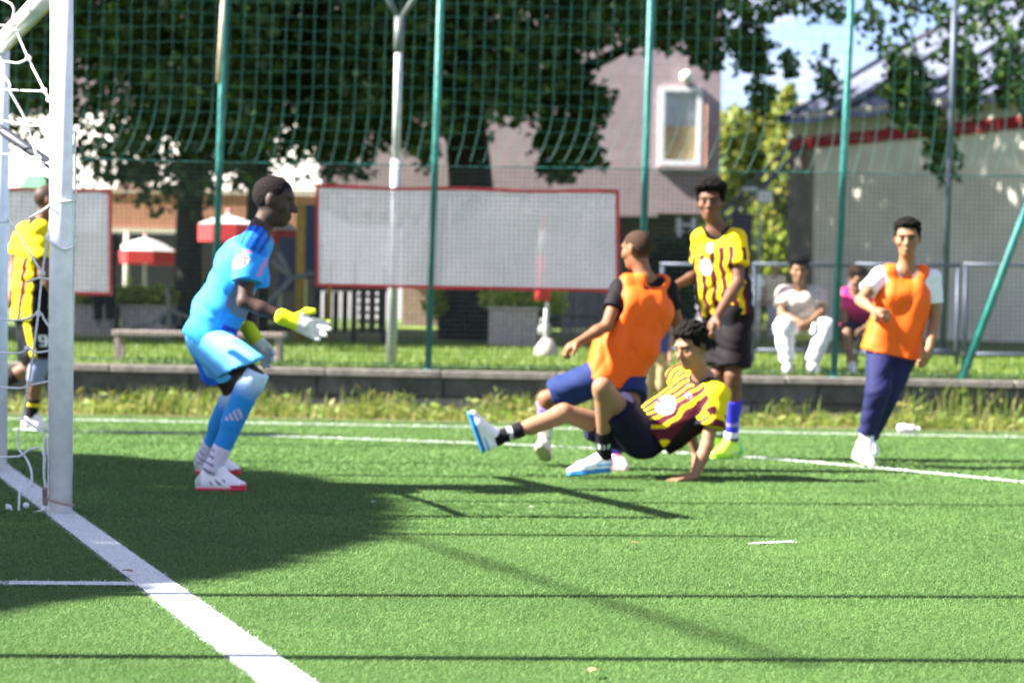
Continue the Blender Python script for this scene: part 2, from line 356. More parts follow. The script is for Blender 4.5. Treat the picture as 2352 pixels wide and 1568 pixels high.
# weeds along the wall foot
def weeds(n, seed):
    r = np.random.default_rng(seed); V = []; F = []; k = 0
    cx = r.uniform(-5.6, 5.6, 120); hh = r.uniform(.08, .36, 120) * (r.uniform(0, 1, 120) ** 1.1); cy = r.uniform(19.15, 19.9, 120)
    for i in range(n):
        if i % 5 < 3:
            c = r.integers(120); x = cx[c] + r.normal(0, .16); y = np.clip(cy[c] + r.normal(0, .12), 19.0, 19.95); h = hh[c] * r.uniform(.5, 1.5)
        else:
            x = r.uniform(-5.8, 5.8); y = r.uniform(18.95, 19.95); h = r.uniform(.04, .13)
        a = r.uniform(0, 6.283); ln = r.uniform(.1, .75); wd = r.uniform(.003, .007)
        d = A_(math.cos(a), math.sin(a) * .6 - .25, 0); s = A_(math.cos(a + 1.6), math.sin(a + 1.6), 0) * wd
        p0 = A_(x, y, 0); p1 = p0 + d * h * ln * .35 + A_(0, 0, h * .6); p2 = p0 + d * h * ln * 1.1 + A_(0, 0, h * r.uniform(.75, 1.05))
        V += [p0 - s, p0 + s, p1 - s * .8, p1 + s * .8, p2]; F += [(k, k + 1, k + 3, k + 2), (k + 2, k + 3, k + 4)]; k += 5
        if r.uniform() < .25:      # broad leaf / seed head
            q = p1 + A_(0, 0, h * .1); l1 = A_(r.normal(), r.normal() * .5, r.normal() * .5) * .028; l2 = A_(r.normal(), r.normal() * .5, r.normal() * .5) * .018
            V += [q, q + l1 + l2, q + l1 * 2, q + l1 - l2]; F += [(k, k + 1, k + 2, k + 3)]; k += 4
    return V, F
V, F = weeds(14000, 5)
o = link_mesh('weeds', V, F, MT['weed'], base=(0, 19.5, 0)); tag(o, 'dry yellow green weeds growing along the foot of the low wall', 'weeds', kind='stuff')

# ------------------------------------------------------------------ helper: axis-aligned box seen at picture box (u0,v0)-(u1,v1), front face at depth Y
def bx(u0, v0, u1, v1, Y, dep, mb=None, bev=0.0):
    vr = 290 if 35 < Y < 38 and u0 > 700 else (v0 + v1) / 2
    a = at(u0, vr, Y)[0]; b = at(u1, vr, Y)[0]; um = (u0 + u1) / 2
    z0 = at(um, v1, Y)[2]; z1 = at(um, v0, Y)[2]
    return (mb or MB()).box((a, Y, z0), (b, Y + dep, z1), bev)
def part(name, m, parent, u0, v0, u1, v1, Y, dep, bev=0.0):
    return bx(u0, v0, u1, v1, Y, dep, None, bev).build(name, m, parent)

# ------------------------------------------------------------------ buildings behind
house = empty('house', at(1350, 700, 36), 'mauve rendered house with one tall white window above a brown recessed ground floor', 'house')
zb = at(1300, 490, 36)[2]
# upper storey built round its window opening
wu0, wv0, wu1, wv1 = 1514, 200, 1612, 380
part('wall', MT['mauve'], house, 740, -420, wu0, 490, 36, .3)
part('wall', MT['mauve'], house, wu1, -420, 1655, 490, 36, .3)
part('wall', MT['mauve'], house, wu0, -420, wu1, wv0, 36, .3)
part('wall', MT['mauve'], house, wu0, wv1, wu1, 490, 36, .3)
xr = at(1655, 200, 36)[0]; xl = at(740, 200, 36)[0]; zt = at(1200, -420, 36)[2]
MB().box((xr - .3, 36.31, zb), (xr, 43, zt)).build('side_wall', MT['mauve'], house)
MB().box((xl, 36.3, zb + .02), (xr - .31, 43, zb + .2)).build('overhang_ceiling', MT['brown'], house)
MB().box((xl - .3, 35.6, zt + .01), (xr + .4, 43.5, zt + .25)).build('roof', MT['rooftile'], house)
part('ground_floor_wall', MT['brown'], house, 1090, 494, 1600, 760, 37.6, .3)
for i in range(14):
    part('board', MT['brown'], house, 1408 + i * 13.5, 498, 1408 + i * 13.5 + 11.5, 700, 37.56, .035)
part('ground_floor_panel', MT['pinkbrick'], house, 930, 500, 1012, 765, 37.0, .2)
win = part('window', MT['winframe'], house, wu0, wv0, wu0 + 12, wv1, 35.95, .2)
for (a, b, c, d) in ((wu1 - 12, wv0, wu1, wv1), (wu0 + 12.2, wv0, wu1 - 12.2, wv0 + 10), (wu0 + 12.2, wv1 - 12, wu1 - 12.2, wv1)):
    f = part('frame', MT['winframe'], win, a, b, c, d, 35.95, .2)
part('pane', MT['glass'], win, wu0 + 12, wv0 + 10, wu1 - 12, wv1 - 12, 36.08, .02)
part('blind', MT['blind'], win, wu0 + 13, 290, wu1 - 13, wv1 - 13, 36.05, .02)
part('sill', MT['mauve'], win, wu0 - 4, wv1 + 2, wu1 + 4, wv1 + 9, 35.93, .2)
lamp = MB().ball(at(1577, 177, 35.85), .105, 14, 9).build('wall_lamp', MT['globe'], house, smooth=True)
part('lamp_bracket', MT['playgrey'], lamp, 1572, 180, 1582, 196, 35.9, .1)
MB().tube([at(1624, 240, 35.95), at(1621, 385, 35.95)], .018, 6).build('drain_pipe', MT['terracotta'], house)

# cafe pavilion on the left
pav = empty('pavilion', at(420, 760, 38), 'low cafe pavilion with terracotta fascia and white sloping roof behind the trees', 'pavilion')
part('fascia', MT['terracotta'], pav, 235, 447, 735, 526, 38, .12)
part('fascia_trim', MT['cream'], pav, 235, 527, 735, 537, 37.96, .2)
part('top_trim', MT['cream'], pav, 235, 436, 735, 446, 37.97, .2)
a, b = at(-60, 437, 38.3), at(735, 437, 38.3); c = at(735, 262, 40.2); d = at(-60, 262, 40.2)
MB().sheet(a, b, c, d).sheet(a - A_(0, 0, .05), d - A_(0, 0, .05), c - A_(0, 0, .05), b - A_(0, 0, .05)).build('awning_roof', MT['whitewall'], pav)
part('upper_wall', MT['mauve'], pav, -100, -300, 735, 262, 40.3, .3)
part('interior_shade', MT['darkin'], pav, 60, 537, 735, 775, 41.5, .2)  # near-black panel, the shade of the interior put into its colour
MB().prism([at(262, 437, 37.5), at(345, 437, 37.5), at(330, 372, 37.9), at(290, 396, 37.7)], (0, .15, 0)).build('gable', MT['rooftile'], pav)
for u in (292, 700, 600):
    p0, p1 = at(u, 535, 37.9), at(u, 720, 37.9); MB().tube([p0, A_(p0[0], 37.9, lz(37.9))], .045, 8).build('column', MT['whitewall'], pav, smooth=True)
ga = empty('green_awning', at(76, 470, 33), 'small green awning behind the left banner', 'awning')
MB().prism([at(38, 442, 33), at(112, 442, 33), at(98, 402, 33.5), at(62, 402, 33.5)], (0, .8, 0)).build('awning_cloth', mat('green_cloth', (.10, .28, .16), .8), ga)
MB().tube([at(50, 442, 33.2), A_(at(50, 442, 33.2)[0], 33.2, .6)], .025, 6).build('awning_post', MT['galv'], ga)

def parasol(u, vt, vb, hw, Y, label, drop=.18):
    c = at(u, vt, Y); e = at(u, vb, Y); r = hw / FV * Y; z0 = e[2] + drop
    root = empty('parasol', (c[0], Y, float(lz(Y))), label, 'parasol', 'red and white parasols at the cafe')
    n = 8; ring = [A_(c[0] + r * math.cos(t), Y + r * math.sin(t), z0) for t in np.arange(n) * 2 * math.pi / n + .39]
    mid = [A_(c[0] + r * .52 * math.cos(t), Y + r * .52 * math.sin(t), z0 + (c[2] - z0) * .62) for t in np.arange(n) * 2 * math.pi / n + .39]
    m1 = MB().add(mid + ring + [c], [(i, i + n, (i + 1) % n + n, (i + 1) % n) for i in range(n)] + [(2 * n, i, (i + 1) % n) for i in range(n)]); m1.build('canopy', MT['whitecloth'], root)
    low = [p - A_(0, 0, drop) for p in ring]
    MB().add([p * A_(1, 1, 1) + 0 for p in ring] + low, [(i, i + n, (i + 1) % n + n, (i + 1) % n) for i in range(n)]).build('valance', MT['red'], root)
    MB().tube([A_(c[0], Y, float(lz(Y)) - .02), c + A_(0, 0, .06)], .025, 8).build('pole', MT['galv'], root, smooth=True)
    MB().box((c[0] - .25, Y - .25, float(lz(Y))), (c[0] + .25, Y + .25, float(lz(Y)) + .08), .02).build('base', MT['concrete'], root)
    MB().ball(c + A_(0, 0, .04), .028).build('finial', MT['red'], root)
    return root
parasol(334, 545, 606, 78, 36, 'red and white parasol in shade between the left banner and the tree trunk', .2)
parasol(525, 494, 556, 72, 23.6, 'sunlit red and white parasol behind the goalkeeper\'s back')
parasol(648, 503, 558, 40, 33, 'small red and white parasol in front of the goalkeeper\'s chin')
# closed parasol behind the big banner
yb = 23.5; cp = empty('closed_parasol', (at(1245, 770, yb)[0], yb, float(lz(yb))), 'folded red and white parasol half hidden behind the long banner', 'parasol')
x0 = at(1245, 770, yb)[0]; zt_, zm = at(1245, 490, yb)[2], at(1245, 690, yb)[2]
def cone(z0, z1, r0, r1, n=10):
    return MB().tube([A_(x0, yb, z0), A_(x0, yb, (z0 + z1) / 2), A_(x0, yb, z1)], [r0, (r0 + r1) / 2 * .95, r1], n)
cone(zm, zm + .45, .085, .075).build('cloth_fold', MT['red'], cp, smooth=True); cone(zm + .45, zm + .72, .073, .05).build('cloth_fold', MT['whitecloth'], cp, smooth=True); cone(zm + .72, zt_, .05, .01).build('cloth_fold', MT['red'], cp, smooth=True)
MB().tube([A_(x0 + .04, yb, float(lz(yb))), A_(x0 + .04, yb, zm + .1)], .022, 8).build('pole', MT['galv'], cp, smooth=True)
MB().tube([A_(x0 + .05, yb, float(lz(yb)) - .02), A_(x0 + .05, yb, float(lz(yb)) + .1), A_(x0 + .05, yb, float(lz(yb)) + .2)], [.13, .12, .05], 12).build('base', MT['planter'], cp, smooth=True)

# tent hall on the right
Yt = 34.0; tc0 = at(1815, 340, Yt); wd_ = nrm((2.35, -4.0, 0)); wn_in = A_(-wd_[1], wd_[0], 0); LEN = 8.0
zg = float(lz(Yt)); tent = empty('tent_hall', (tc0[0], Yt, zg), 'large pale fabric tent hall with slate roof and dark red band', 'tent')
def tp(s, t, z): return A_(tc0[0] + wd_[0] * s + wn_in[0] * t, tc0[1] + wd_[1] * s + wn_in[1] * t, z)
zb0 = at(1815, 345, Yt)[2]; zb1 = zb0 + .17; ze = zb0 + .52
n = 40
def wav(s, z): return .06 * math.sin(s * 5.1) + .03 * math.sin(s * 11 + 1.3 + z)
def wsheet(s0, s1, z0, z1, m, name, off=0.0, nu=60, amp=1.0):
    V = []
    for j in range(5):
        z = z0 + (z1 - z0) * j / 4
        for i in range(nu + 1):
            s = s0 + (s1 - s0) * i / nu; V.append(tp(s, -off + amp * wav(s, z) * (1 - j / 4 * .6), z))
    return link_mesh(name, V, np.array([(j * (nu + 1) + i, j * (nu + 1) + i + 1, (j + 1) * (nu + 1) + i + 1, (j + 1) * (nu + 1) + i) for j in range(4) for i in range(nu)]), m, tent, smooth=True)
wsheet(.6, LEN, zg, zb0, MT['tentwall'], 'wall_fabric')
wsheet(0, .6, zg, zb0, MT['tentshade'], 'corner_shade', 0, 16, 1.6)  # left strip of the same wall, its shade painted as brown
wsheet(0, LEN, zb0, zb1, MT['redband'], 'red_band', .03, 40, .2)
wsheet(0, LEN, zb1, ze, MT['valance'], 'valance', .01, 40, .3)
# roof: bowed panels, five along the wall
for k_ in range(6):
    s0, s1 = k_ * LEN / 6, (k_ + 1) * LEN / 6 - .02; V = []
    for i in range(13):
        t = -.18 + 5.6 * i / 12; z = ze - .13 + 2.55 * math.sin(min(1, (t + .18) / 5.78) * 1.25) / math.sin(1.25)
        for s in (s0, (s0 + s1) / 2, s1): V.append(tp(s, t, z - (.05 if s == (s0 + s1) / 2 else 0)))
    F = [(i * 3 + j, i * 3 + j + 1, i * 3 + j + 4, i * 3 + j + 3) for i in range(12) for j in range(2)]
    link_mesh('roof_panel', V, F, MT['tentroof'], tent, smooth=True)
    rid = [tp(s0 - .01, -.2 + 5.6 * i / 12, ze - .10 + 2.55 * math.sin(min(1, (5.6 * i / 12) / 5.78) * 1.25) / math.sin(1.25)) for i in range(13)]
    MB().tube(rid, .045, 6).build('roof_keder', MT['steel_dark'] if k_ else MT['tentroof'], tent, smooth=True)
MB().prism([tp(0, 0.02, zg), tp(0, 5.4, zg), tp(0, 5.4, ze + 2.3), tp(0, 2.6, ze + 1.45), tp(0, 0.02, ze - .1)], wd_ * .05).build('end_wall', MT['tentshade'], tent)
for (a, b) in (((1838, 312), (1655, 492)), ((1838, 345), (1640, 530)), ((1850, 330), (1722, 470))):
    MB().tube([at(*a, 33.5), at(*b, 31)], .024, 6).build('guy_rope', MT['steel_dark'], tent)
for (a, b) in (((2095, 500), (2130, 330)), ((2340, 340), (2300, 620))):
    p, q = at(*a, 31.8), at(*b, 31.8)

# far pale block, far yellow tree come later
fb = empty('apartment_block', at(1840, 300, 90), 'pale far apartment block between the house and the tent roof', 'building')
part('wall', mat('far_wall', (.5, .47, .45), .9, .1, .3), fb, 1775, 238, 1890, 520, 90, 8)
part('roof_slab', MT['cream'], fb, 1768, 230, 1896, 238, 89.5, 9)
for i in range(4):
    for j in range(3): part('window', MT['glass'], fb, 1788 + i * 25, 252 + j * 32, 1799 + i * 25, 270 + j * 32, 89.97, .1)

# ------------------------------------------------------------------ trees
def leaf_mesh(C, size, seed, flat=.5):
    """maple-like 6 vertex folded leaves at centres C"""
    r = np.random.default_rng(seed); n = len(C); s = size * r.uniform(.6, 1.3, n)[:, None]
    a = r.normal(0, 1, (n, 3)); a[:, 2] -= .35; a /= np.linalg.norm(a, axis=1)[:, None]
    b = r.normal(0, 1, (n, 3)); b -= a * (a * b).sum(1)[:, None]; b /= np.linalg.norm(b, axis=1)[:, None]; c = np.cross(a, b)
    P = [C - a * s * .5, C - a * s * .1 + b * s * .5 + c * s * .12, C + a * s * .12 + b * s * .2, C + a * s * .6, C + a * s * .12 - b * s * .2, C - a * s * .1 - b * s * .5 + c * s * .12]
    V = np.stack(P, 1).reshape(-1, 3); i = np.arange(n)[:, None] * 6
    F = np.concatenate([i + A_(0, 1, 2).astype(int), i + A_(0, 2, 3).astype(int), i + A_(0, 3, 4).astype(int), i + A_(0, 4, 5).astype(int)])
    return V, F
def limb(mb, pts, r0, r1, n=10, seed=0):
    r = np.random.default_rng(seed); pts = [np.asarray(p, float) for p in pts]; out = []; m = len(pts)
    for i in range(m - 1):
        for t in np.linspace(0, 1, 4, endpoint=False): out.append(pts[i] * (1 - t) + pts[i + 1] * t + r.normal(0, 1, 3) * r0 * .06)
    out.append(pts[-1]); k = len(out); mb.tube(out, [r0 + (r1 - r0) * (i / (k - 1)) ** .8 for i in range(k)], n)
def poly_in(P, poly):
    x, y = P[:, 0], P[:, 1]; ins = np.zeros(len(P), bool); j = len(poly) - 1
    for i in range(len(poly)):
        (xi, yi), (xj, yj) = poly[i], poly[j]
        ins ^= ((yi > y) != (yj > y)) & (x < (xj - xi) * (y - yi) / (yj - yi + 1e-9) + xi); j = i
    return ins
def fill(poly, n, Y0, Y1, seed, holes=(), clus=9, rad=.17):
    """leaf centres: twigs spread through the volume whose outline from the pitch is poly; each twig carries a clump of leaves"""
    r = np.random.default_rng(seed); pa = np.array(poly); lo, hi = pa.min(0), pa.max(0); out = []
    while len(out) < n // clus:
        P = r.uniform(lo, hi, (4000, 2)); k = poly_in(P, poly)
        for h, keep in holes: k &= ~(poly_in(P, h) & (r.uniform(0, 1, len(P)) > keep))
        for p in P[k]: out.append(at(p[0], p[1], r.uniform(Y0, Y1)))
    tw = np.array(out[:n // clus]); C = np.repeat(tw, clus, 0); C = C + r.normal(0, 1, C.shape) * A_(1, 1, .85) * rad
    return C
def crown_ball(c, rad, n, seed, inner=.25):
    r = np.random.default_rng(seed); d = r.normal(0, 1, (n, 3)); d /= np.linalg.norm(d, axis=1)[:, None]
    return np.asarray(c) + d * (r.uniform(inner, 1, n) ** .45)[:, None] * rad
def crown_clumps(c, rad, n, k, seed, sub=.34):
    r = np.random.default_rng(seed); out = []
    for i in range(k):
        d = r.normal(0, 1, 3); d /= np.linalg.norm(d); q = np.asarray(c) + d * rad * r.uniform(.25, .85); out.append(crown_ball(q, rad * sub * r.uniform(.7, 1.25), n // k, seed + 1 + i, .2))
    return np.concatenate(out)
def tree(label, base, trunk, limbs, clouds, lm='leaf', seed=0, group=None):
    root = empty('tree', base, label, 'tree', group)
    mb = MB(); pts, r0, r1 = trunk; limb(mb, pts, r0, r1, 12, seed); mb.build('trunk', MT['bark'], root, smooth=True)
    for i, (p, a, b) in enumerate(limbs):
        mb = MB(); limb(mb, p, a, b, 8, seed + i + 1); mb.build('branch', MT['bark'], root, smooth=True)
    Vs, Fs, k = [], [], 0
    for i, (C, sz) in enumerate(clouds):
        V, F = leaf_mesh(C, sz, seed * 7 + i); Vs.append(V); Fs.append(F + k); k += len(V)
    link_mesh('crown', np.concatenate(Vs), np.concatenate(Fs), MT[lm], root)
    return root
def trunk_pts(u0, v0, u1, v1, Y, ztop):
    a = at(u0, v0, Y); b = at(u1, v1, Y); a[2] = float(lz(Y)) - .05; d = (b - a) / (b[2] - a[2]); return [a, b, a + d * (ztop - a[2])]
# big plane tree, centre
YA = 29.5
tA = trunk_pts(1062, 770, 1072, 300, YA, 8.0)
polyA = [(770, -120), (1640, -120), (1650, 50), (1625, 130), (1560, 90), (1500, 100), (1420, 85), (1330, 135), (1260, 200), (1190, 235), (1140, 270), (1115, 300), (1010, 300), (960, 360), (930, 320), (880, 300), (820, 290), (770, 320)]
holesA = [([(1255, 150), (1420, 120), (1420, 200), (1290, 240)], .25), ([(850, 280), (905, 230), (900, 330)], .2), ([(1135, 270), (1240, 290), (1260, 420), (1135, 420)], .08), ([(1000, 20), (1150, 20), (1130, 330), (1010, 330)], .35)]
cA = np.concatenate([fill(polyA, 11500, 26.0, 30.0, 21, holesA, 12, .12), fill([(1150, 170), (1330, 160), (1385, 215), (1390, 260), (1350, 320), (1255, 330), (1235, 280), (1160, 250)], 1500, 27.5, 29.5, 121, [([(1265, 245), (1330, 235), (1330, 290), (1270, 290)], .3)], 12, .09),
    fill([(800, -120), (1200, -120), (1190, 140), (1120, 230), (1020, 260), (900, 270), (800, 260)], 2200, 31, 32.5, 125, (), 12, .16),
    fill([(1240, 320), (1350, 310), (1385, 365), (1340, 380), (1310, 405), (1275, 415), (1250, 385)], 620, 27.5, 29, 122, (), 10, .07), fill([(960, 330), (985, 330), (990, 385), (975, 395)], 60, 27, 29, 123, (), 6, .05), fill([(1595, 100), (1650, 100), (1655, 150), (1610, 165)], 120, 27, 29, 124, (), 8, .06)])
polyR = [(1655, -120), (2500, -120), (2460, 40), (2330, 160), (2335, 225), (2310, 215), (2290, 120), (2240, 70), (2215, 140), (2235, 215), (2215, 250), (2190, 180), (2165, 80), (2120, 60), (2090, 90), (2110, 170), (2085, 250), (2050, 165), (2000, 140), (1975, 60), (1900, 40), (1880, 80), (1850, 70), (1830, 20), (1760, 30), (1765, 110), (1700, 160), (1665, 100)]
cR = np.concatenate([fill(polyR, 2000, 25.5, 28.5, 22, [([(1745, 40), (1990, 60), (1990, 260), (1745, 260)], .12), ([(2095, 60), (2160, 40), (2180, 160), (2110, 160)], .3)], 10, .08),
                     fill([(1700, 90), (1760, 80), (1752, 180), (1770, 255), (1745, 265), (1725, 170)], 420, 26.3, 27.2, 23, (), 9, .07),
                     fill([(1880, 130), (1910, 120), (1915, 260), (1892, 250)], 110, 26.3, 27, 24, (), 7, .06), fill([(1800, 120), (1835, 130), (1830, 175), (1805, 185)], 60, 26.3, 27, 25, (), 6, .05),
                     fill([(2040, 150), (2110, 150), (2130, 240), (2190, 385), (2155, 390), (2130, 300), (2075, 275)], 900, 25.8, 27, 26, (), 9, .08),
                     fill([(2175, 100), (2235, 110), (2240, 250), (2210, 260)], 500, 25.8, 27, 27, (), 9, .07), fill([(2290, 130), (2345, 120), (2350, 235), (2300, 220)], 330, 25.8, 27, 28, (), 9, .07)])
top = np.concatenate([crown_clumps((-2.8, 29.5, 8.2), A_(4.0, 4.6, 2.6), 5000, 14, 30), crown_clumps((4.4, 28.5, 7.6), A_(3.6, 3.2, 1.5), 1400, 8, 31)])
tree('wide plane tree with the thickest dark trunk, behind the long banner', tA[0], (tA, .36, .20),
     [([at(1075, 190, YA), at(1230, 195, YA - .3), at(1340, 158, YA - .8), at(1470, 95, YA - 1.4), at(1650, 10, YA - 2), at(1760, -60, YA - 2.4)], .10, .05),
      ([at(1072, 120, YA), at(980, 0, YA - .5), at(860, -120, YA - 1)], .11, .05), ([at(1700, 60, 27), at(1760, 45, 27), at(1830, 8, 27), at(1950, -80, 26.8)], .05, .03),
      ([at(1760, -60, 27.1), at(2000, -10, 26.8), at(2230, 60, 26.5)], .05, .015), ([at(2090, 60, 26.6), at(2120, 170, 26.4), at(2165, 350, 26.3)], .015, .006), ([at(1730, 60, 26.8), at(1738, 160, 26.8), at(1755, 250, 26.8)], .012, .005),
      ([at(1280, 180, YA - .4), at(1290, 300, YA - .8), at(1310, 400, YA - 1)], .02, .006)],
     [(cA, .135), (cR, .12), (top, .26)], 'leaf', 3, 'plane trees behind the fence')
# two trees on the left
YB = 28.5
tB = trunk_pts(428, 765, 440, 330, YB, 7)
polyB = [(-60, -120), (620, -120), (640, 300), (600, 380), (520, 400), (500, 430), (440, 475), (350, 460), (300, 430), (280, 400), (235, 425), (190, 400), (175, 300), (110, 260), (40, 320), (-60, 300)]
holesB = [([(170, 190), (260, 200), (330, 250), (350, 330), (300, 340), (230, 430), (165, 430), (160, 270)], .55), ([(-60, 240), (130, 230), (130, 330), (-60, 330)], .5), ([(330, 310), (440, 330), (440, 400), (340, 390)], .6), ([(220, 80), (300, 60), (320, 160), (240, 180)], .75)]
cB = fill(polyB, 9500, 25.5, 31, 41, holesB, 14, .13); dB = fill([(-60, -120), (640, -120), (650, 200), (520, 330), (450, 300), (330, 190), (230, 130), (120, 200), (-60, 240)], 4200, 31, 33, 141, [([(220, 60), (310, 40), (330, 150), (240, 180)], .5)], 10, .2)
topB = crown_ball((-5.6, 28.5, 7.9), A_(4.6, 4.4, 2.8), 9000, 42)
tree('dark tree with a slim trunk between the left banner and the goalkeeper', tB[0], (tB, .19, .12), [([at(440, 330, YB), at(360, 250, YB - .5), at(260, 150, YB - 1)], .06, .02), ([at(440, 360, YB), at(520, 280, YB - .4), at(580, 150, YB - .8)], .06, .02)],
     [(cB, .13), (dB, .2), (topB, .27)], 'leaf', 4, 'plane trees behind the fence')
YC = 31
tC = trunk_pts(588, 765, 590, 330, YC, 7)
polyC = [(520, -120), (900, -120), (900, 250), (860, 300), (880, 400), (820, 425), (740, 380), (690, 370), (665, 400), (640, 330), (655, 240), (620, 230), (600, 440), (545, 420), (520, 300)]
dC = fill([(640, -120), (960, -120), (960, 250), (900, 270), (820, 310), (700, 330), (690, 220), (640, 200)], 2600, 33, 34.5, 151, (), 10, .2)
cC = fill(polyC, 6200, 28, 33, 51, [([(615, 235), (668, 250), (665, 410), (615, 400)], .05), ([(830, 330), (900, 330), (900, 410), (820, 400)], .2)])
topC = crown_ball((-3.2, 31, 8.2), A_(3.4, 3.6, 2.8), 5200, 52)
tree('dark tree whose trunk stands right behind the goalkeeper\'s head', tC[0], (tC, .17, .11), [([at(590, 330, YC), at(680, 220, YC - .4), at(780, 120, YC - .8)], .06, .02)], [(cC, .13), (dC, .2), (topC, .27)], 'leaf', 5, 'plane trees behind the fence')
# yellow-green trees beyond
def far_tree(label, u, v0, v1, hw, Y, seed, n=5000, sz=.2, lm='leaf_y'):
    c = at(u, (v0 + v1) / 2, Y); rad = A_(hw / FV * Y, hw / FV * Y * .9, (v1 - v0) / 2 / FV * Y); b = A_(c[0], Y, .7)
    r = np.random.default_rng(seed); cl = [c + r.normal(0, .42, 3) * rad for _ in range(16)]
    C = np.concatenate([crown_ball(q, rad * r.uniform(.32, .5), n // 16, seed + 1 + i, .1) for i, q in enumerate(cl)])
    return tree(label, b, ([b, (b + c) / 2, c + A_(0, 0, rad[2] * .4)], .16, .05), [([(b + c) / 2, c + A_(rad[0] * .5, 0, rad[2] * .4)], .06, .02), ([(b + c) / 2, c + A_(-rad[0] * .5, 0, rad[2] * .5)], .06, .02)], [(C, sz)], lm, seed)
far_tree('bright yellow green tree beyond the corner of the mauve house', 1712, 215, 590, 100, 52, 61, 5600, .24)
far_tree('yellow green bushy tree next to the left edge of the tent', 1790, 300, 640, 62, 47, 62, 3600, .2)
# off-frame tree that shades the goal mouth
ct = A_(-13.1, 8.3, 7.0)
tree('round tree standing beside the pitch to the left of the goal', (ct[0], ct[1], 0), ([A_(ct[0], ct[1], -.05), A_(ct[0], ct[1], 3.5), ct], .28, .15), [([A_(ct[0], ct[1], 4), ct + A_(1, 1.5, .5)], .1, .03), ([A_(ct[0], ct[1], 4), ct + A_(-1, -1.5, .5)], .1, .03)],
     [(crown_ball(ct, A_(3.2, 4.9, 2.4), 34000, 71, .8), .2)], 'leaf', 9)

ce = A_(-10.6, 27.8, 6.2)  # unseen tree, added to throw shade on the lawn
tree('unseen wide tree added at the left end of the row to shade the lawn', (ce[0], ce[1], .58), ([A_(ce[0], ce[1], .5), A_(ce[0], ce[1], 3.5), ce], .24, .14), [([A_(ce[0], ce[1], 3.4), ce + A_(1.5, .5, .5)], .09, .03), ([A_(ce[0], ce[1], 3.4), ce + A_(-1.5, -.5, .6)], .09, .03)],
     [(crown_ball(ce, A_(5.0, 4.2, 3.3), 12000, 73, .15), .30)], 'leaf', 10, 'plane trees behind the fence')
# planters with shrubs
def shrub(u0, u1, vt, vb, Y, seed, label, n=420, sz=.075, pot=None, stem=True):
    c0 = at((u0 + u1) / 2, vb, Y); hw = (u1 - u0) / 2 / FV * Y; h = (vb - vt) / FV * Y
    root = empty('shrub', c0, label, 'shrub', 'bright shrubs in planters'); r = np.random.default_rng(seed)
    nst = 7; C = []; mb = MB()
    for i in range(nst):
        a = c0 + A_(r.uniform(-.7, .7) * hw, r.uniform(-.1, .1), 0); b = a + A_(r.normal(0, .25) * hw, 0, h * r.uniform(.65, 1.05)); mb.tube([a, (a + b) / 2 + A_(r.normal(0, .02), 0, 0), b], [.008, .006, .003], 5)
        t = r.uniform(.25, 1, n // nst)[:, None]; C.append(a + (b - a) * t + r.normal(0, 1, (n // nst, 3)) * A_(.05, .05, .03))
    mb.build('stem', MT['bark'], root); V, F = leaf_mesh(np.concatenate(C), sz, seed); link_mesh('foliage', V, F, MT['shrub'], root)
def planter(u0, u1, v0, v1, Y, label, dep=.45):
    a = at(u0, v1, Y); b = at(u1, v0, Y); zb_ = float(lz(Y)) - .02
    root = empty('planter', ((a[0] + b[0]) / 2, Y + dep / 2, zb_), label, 'planter', 'long pale planter boxes')
    MB().box((a[0], Y, zb_), (b[0], Y + dep, b[2]), .012).build('box', MT['planter'], root)
    MB().box((a[0] - .02, Y - .02, b[2] + .001), (b[0] + .02, Y + dep + .02, b[2] + .03), .008).build('rim', MT['planter'], root)
    MB().box((a[0] + .04, Y + .04, b[2] + .031), (b[0] - .04, Y + dep - .04, b[2] + .036)).build('soil', MT['soil'], root)
YP = 27.5
planter(168, 262, 708, 752, YP, 'long pale planter box below the left banner'); planter(276, 392, 708, 752, YP, 'long pale planter box to the left of the slim tree trunk'); planter(1122, 1236, 712, 775, 26.4, 'long pale planter box just right of the thickest tree trunk')
for i, (a, b, t, s, l) in enumerate(((172, 225, 660, 710, 'low green shrub in the planter below the left banner'), (270, 320, 655, 710, 'bright yellow green shrub directly right of the left banner'), (318, 352, 662, 710, 'bright shrub in the middle of the second planter'), (350, 396, 660, 710, 'bright shrub next to the slim tree trunk'))):
    shrub(a, b, t, s, YP + .2, 80 + i, l)
for i, (a, b, t, s, l) in enumerate(((1130, 1168, 672, 714, 'spiky bright shrub beside the thickest tree trunk'), (1160, 1200, 660, 714, 'tallest bright shrub in the planter under the long banner'), (1196, 1236, 676, 714, 'bright shrub near the folded parasol'))):
    shrub(a, b, t, s, 26.6, 90 + i, l, 460, .08)
shrub(448, 482, 640, 720, 29, 97, 'yellowish shrub just right of the slim tree trunk'); shrub(988, 1010, 668, 730, 29, 98, 'narrow shrub beside a fence post under the long banner'); shrub(1258, 1290, 668, 735, 26.6, 99, 'yellow green shrub behind the folded parasol', 420)

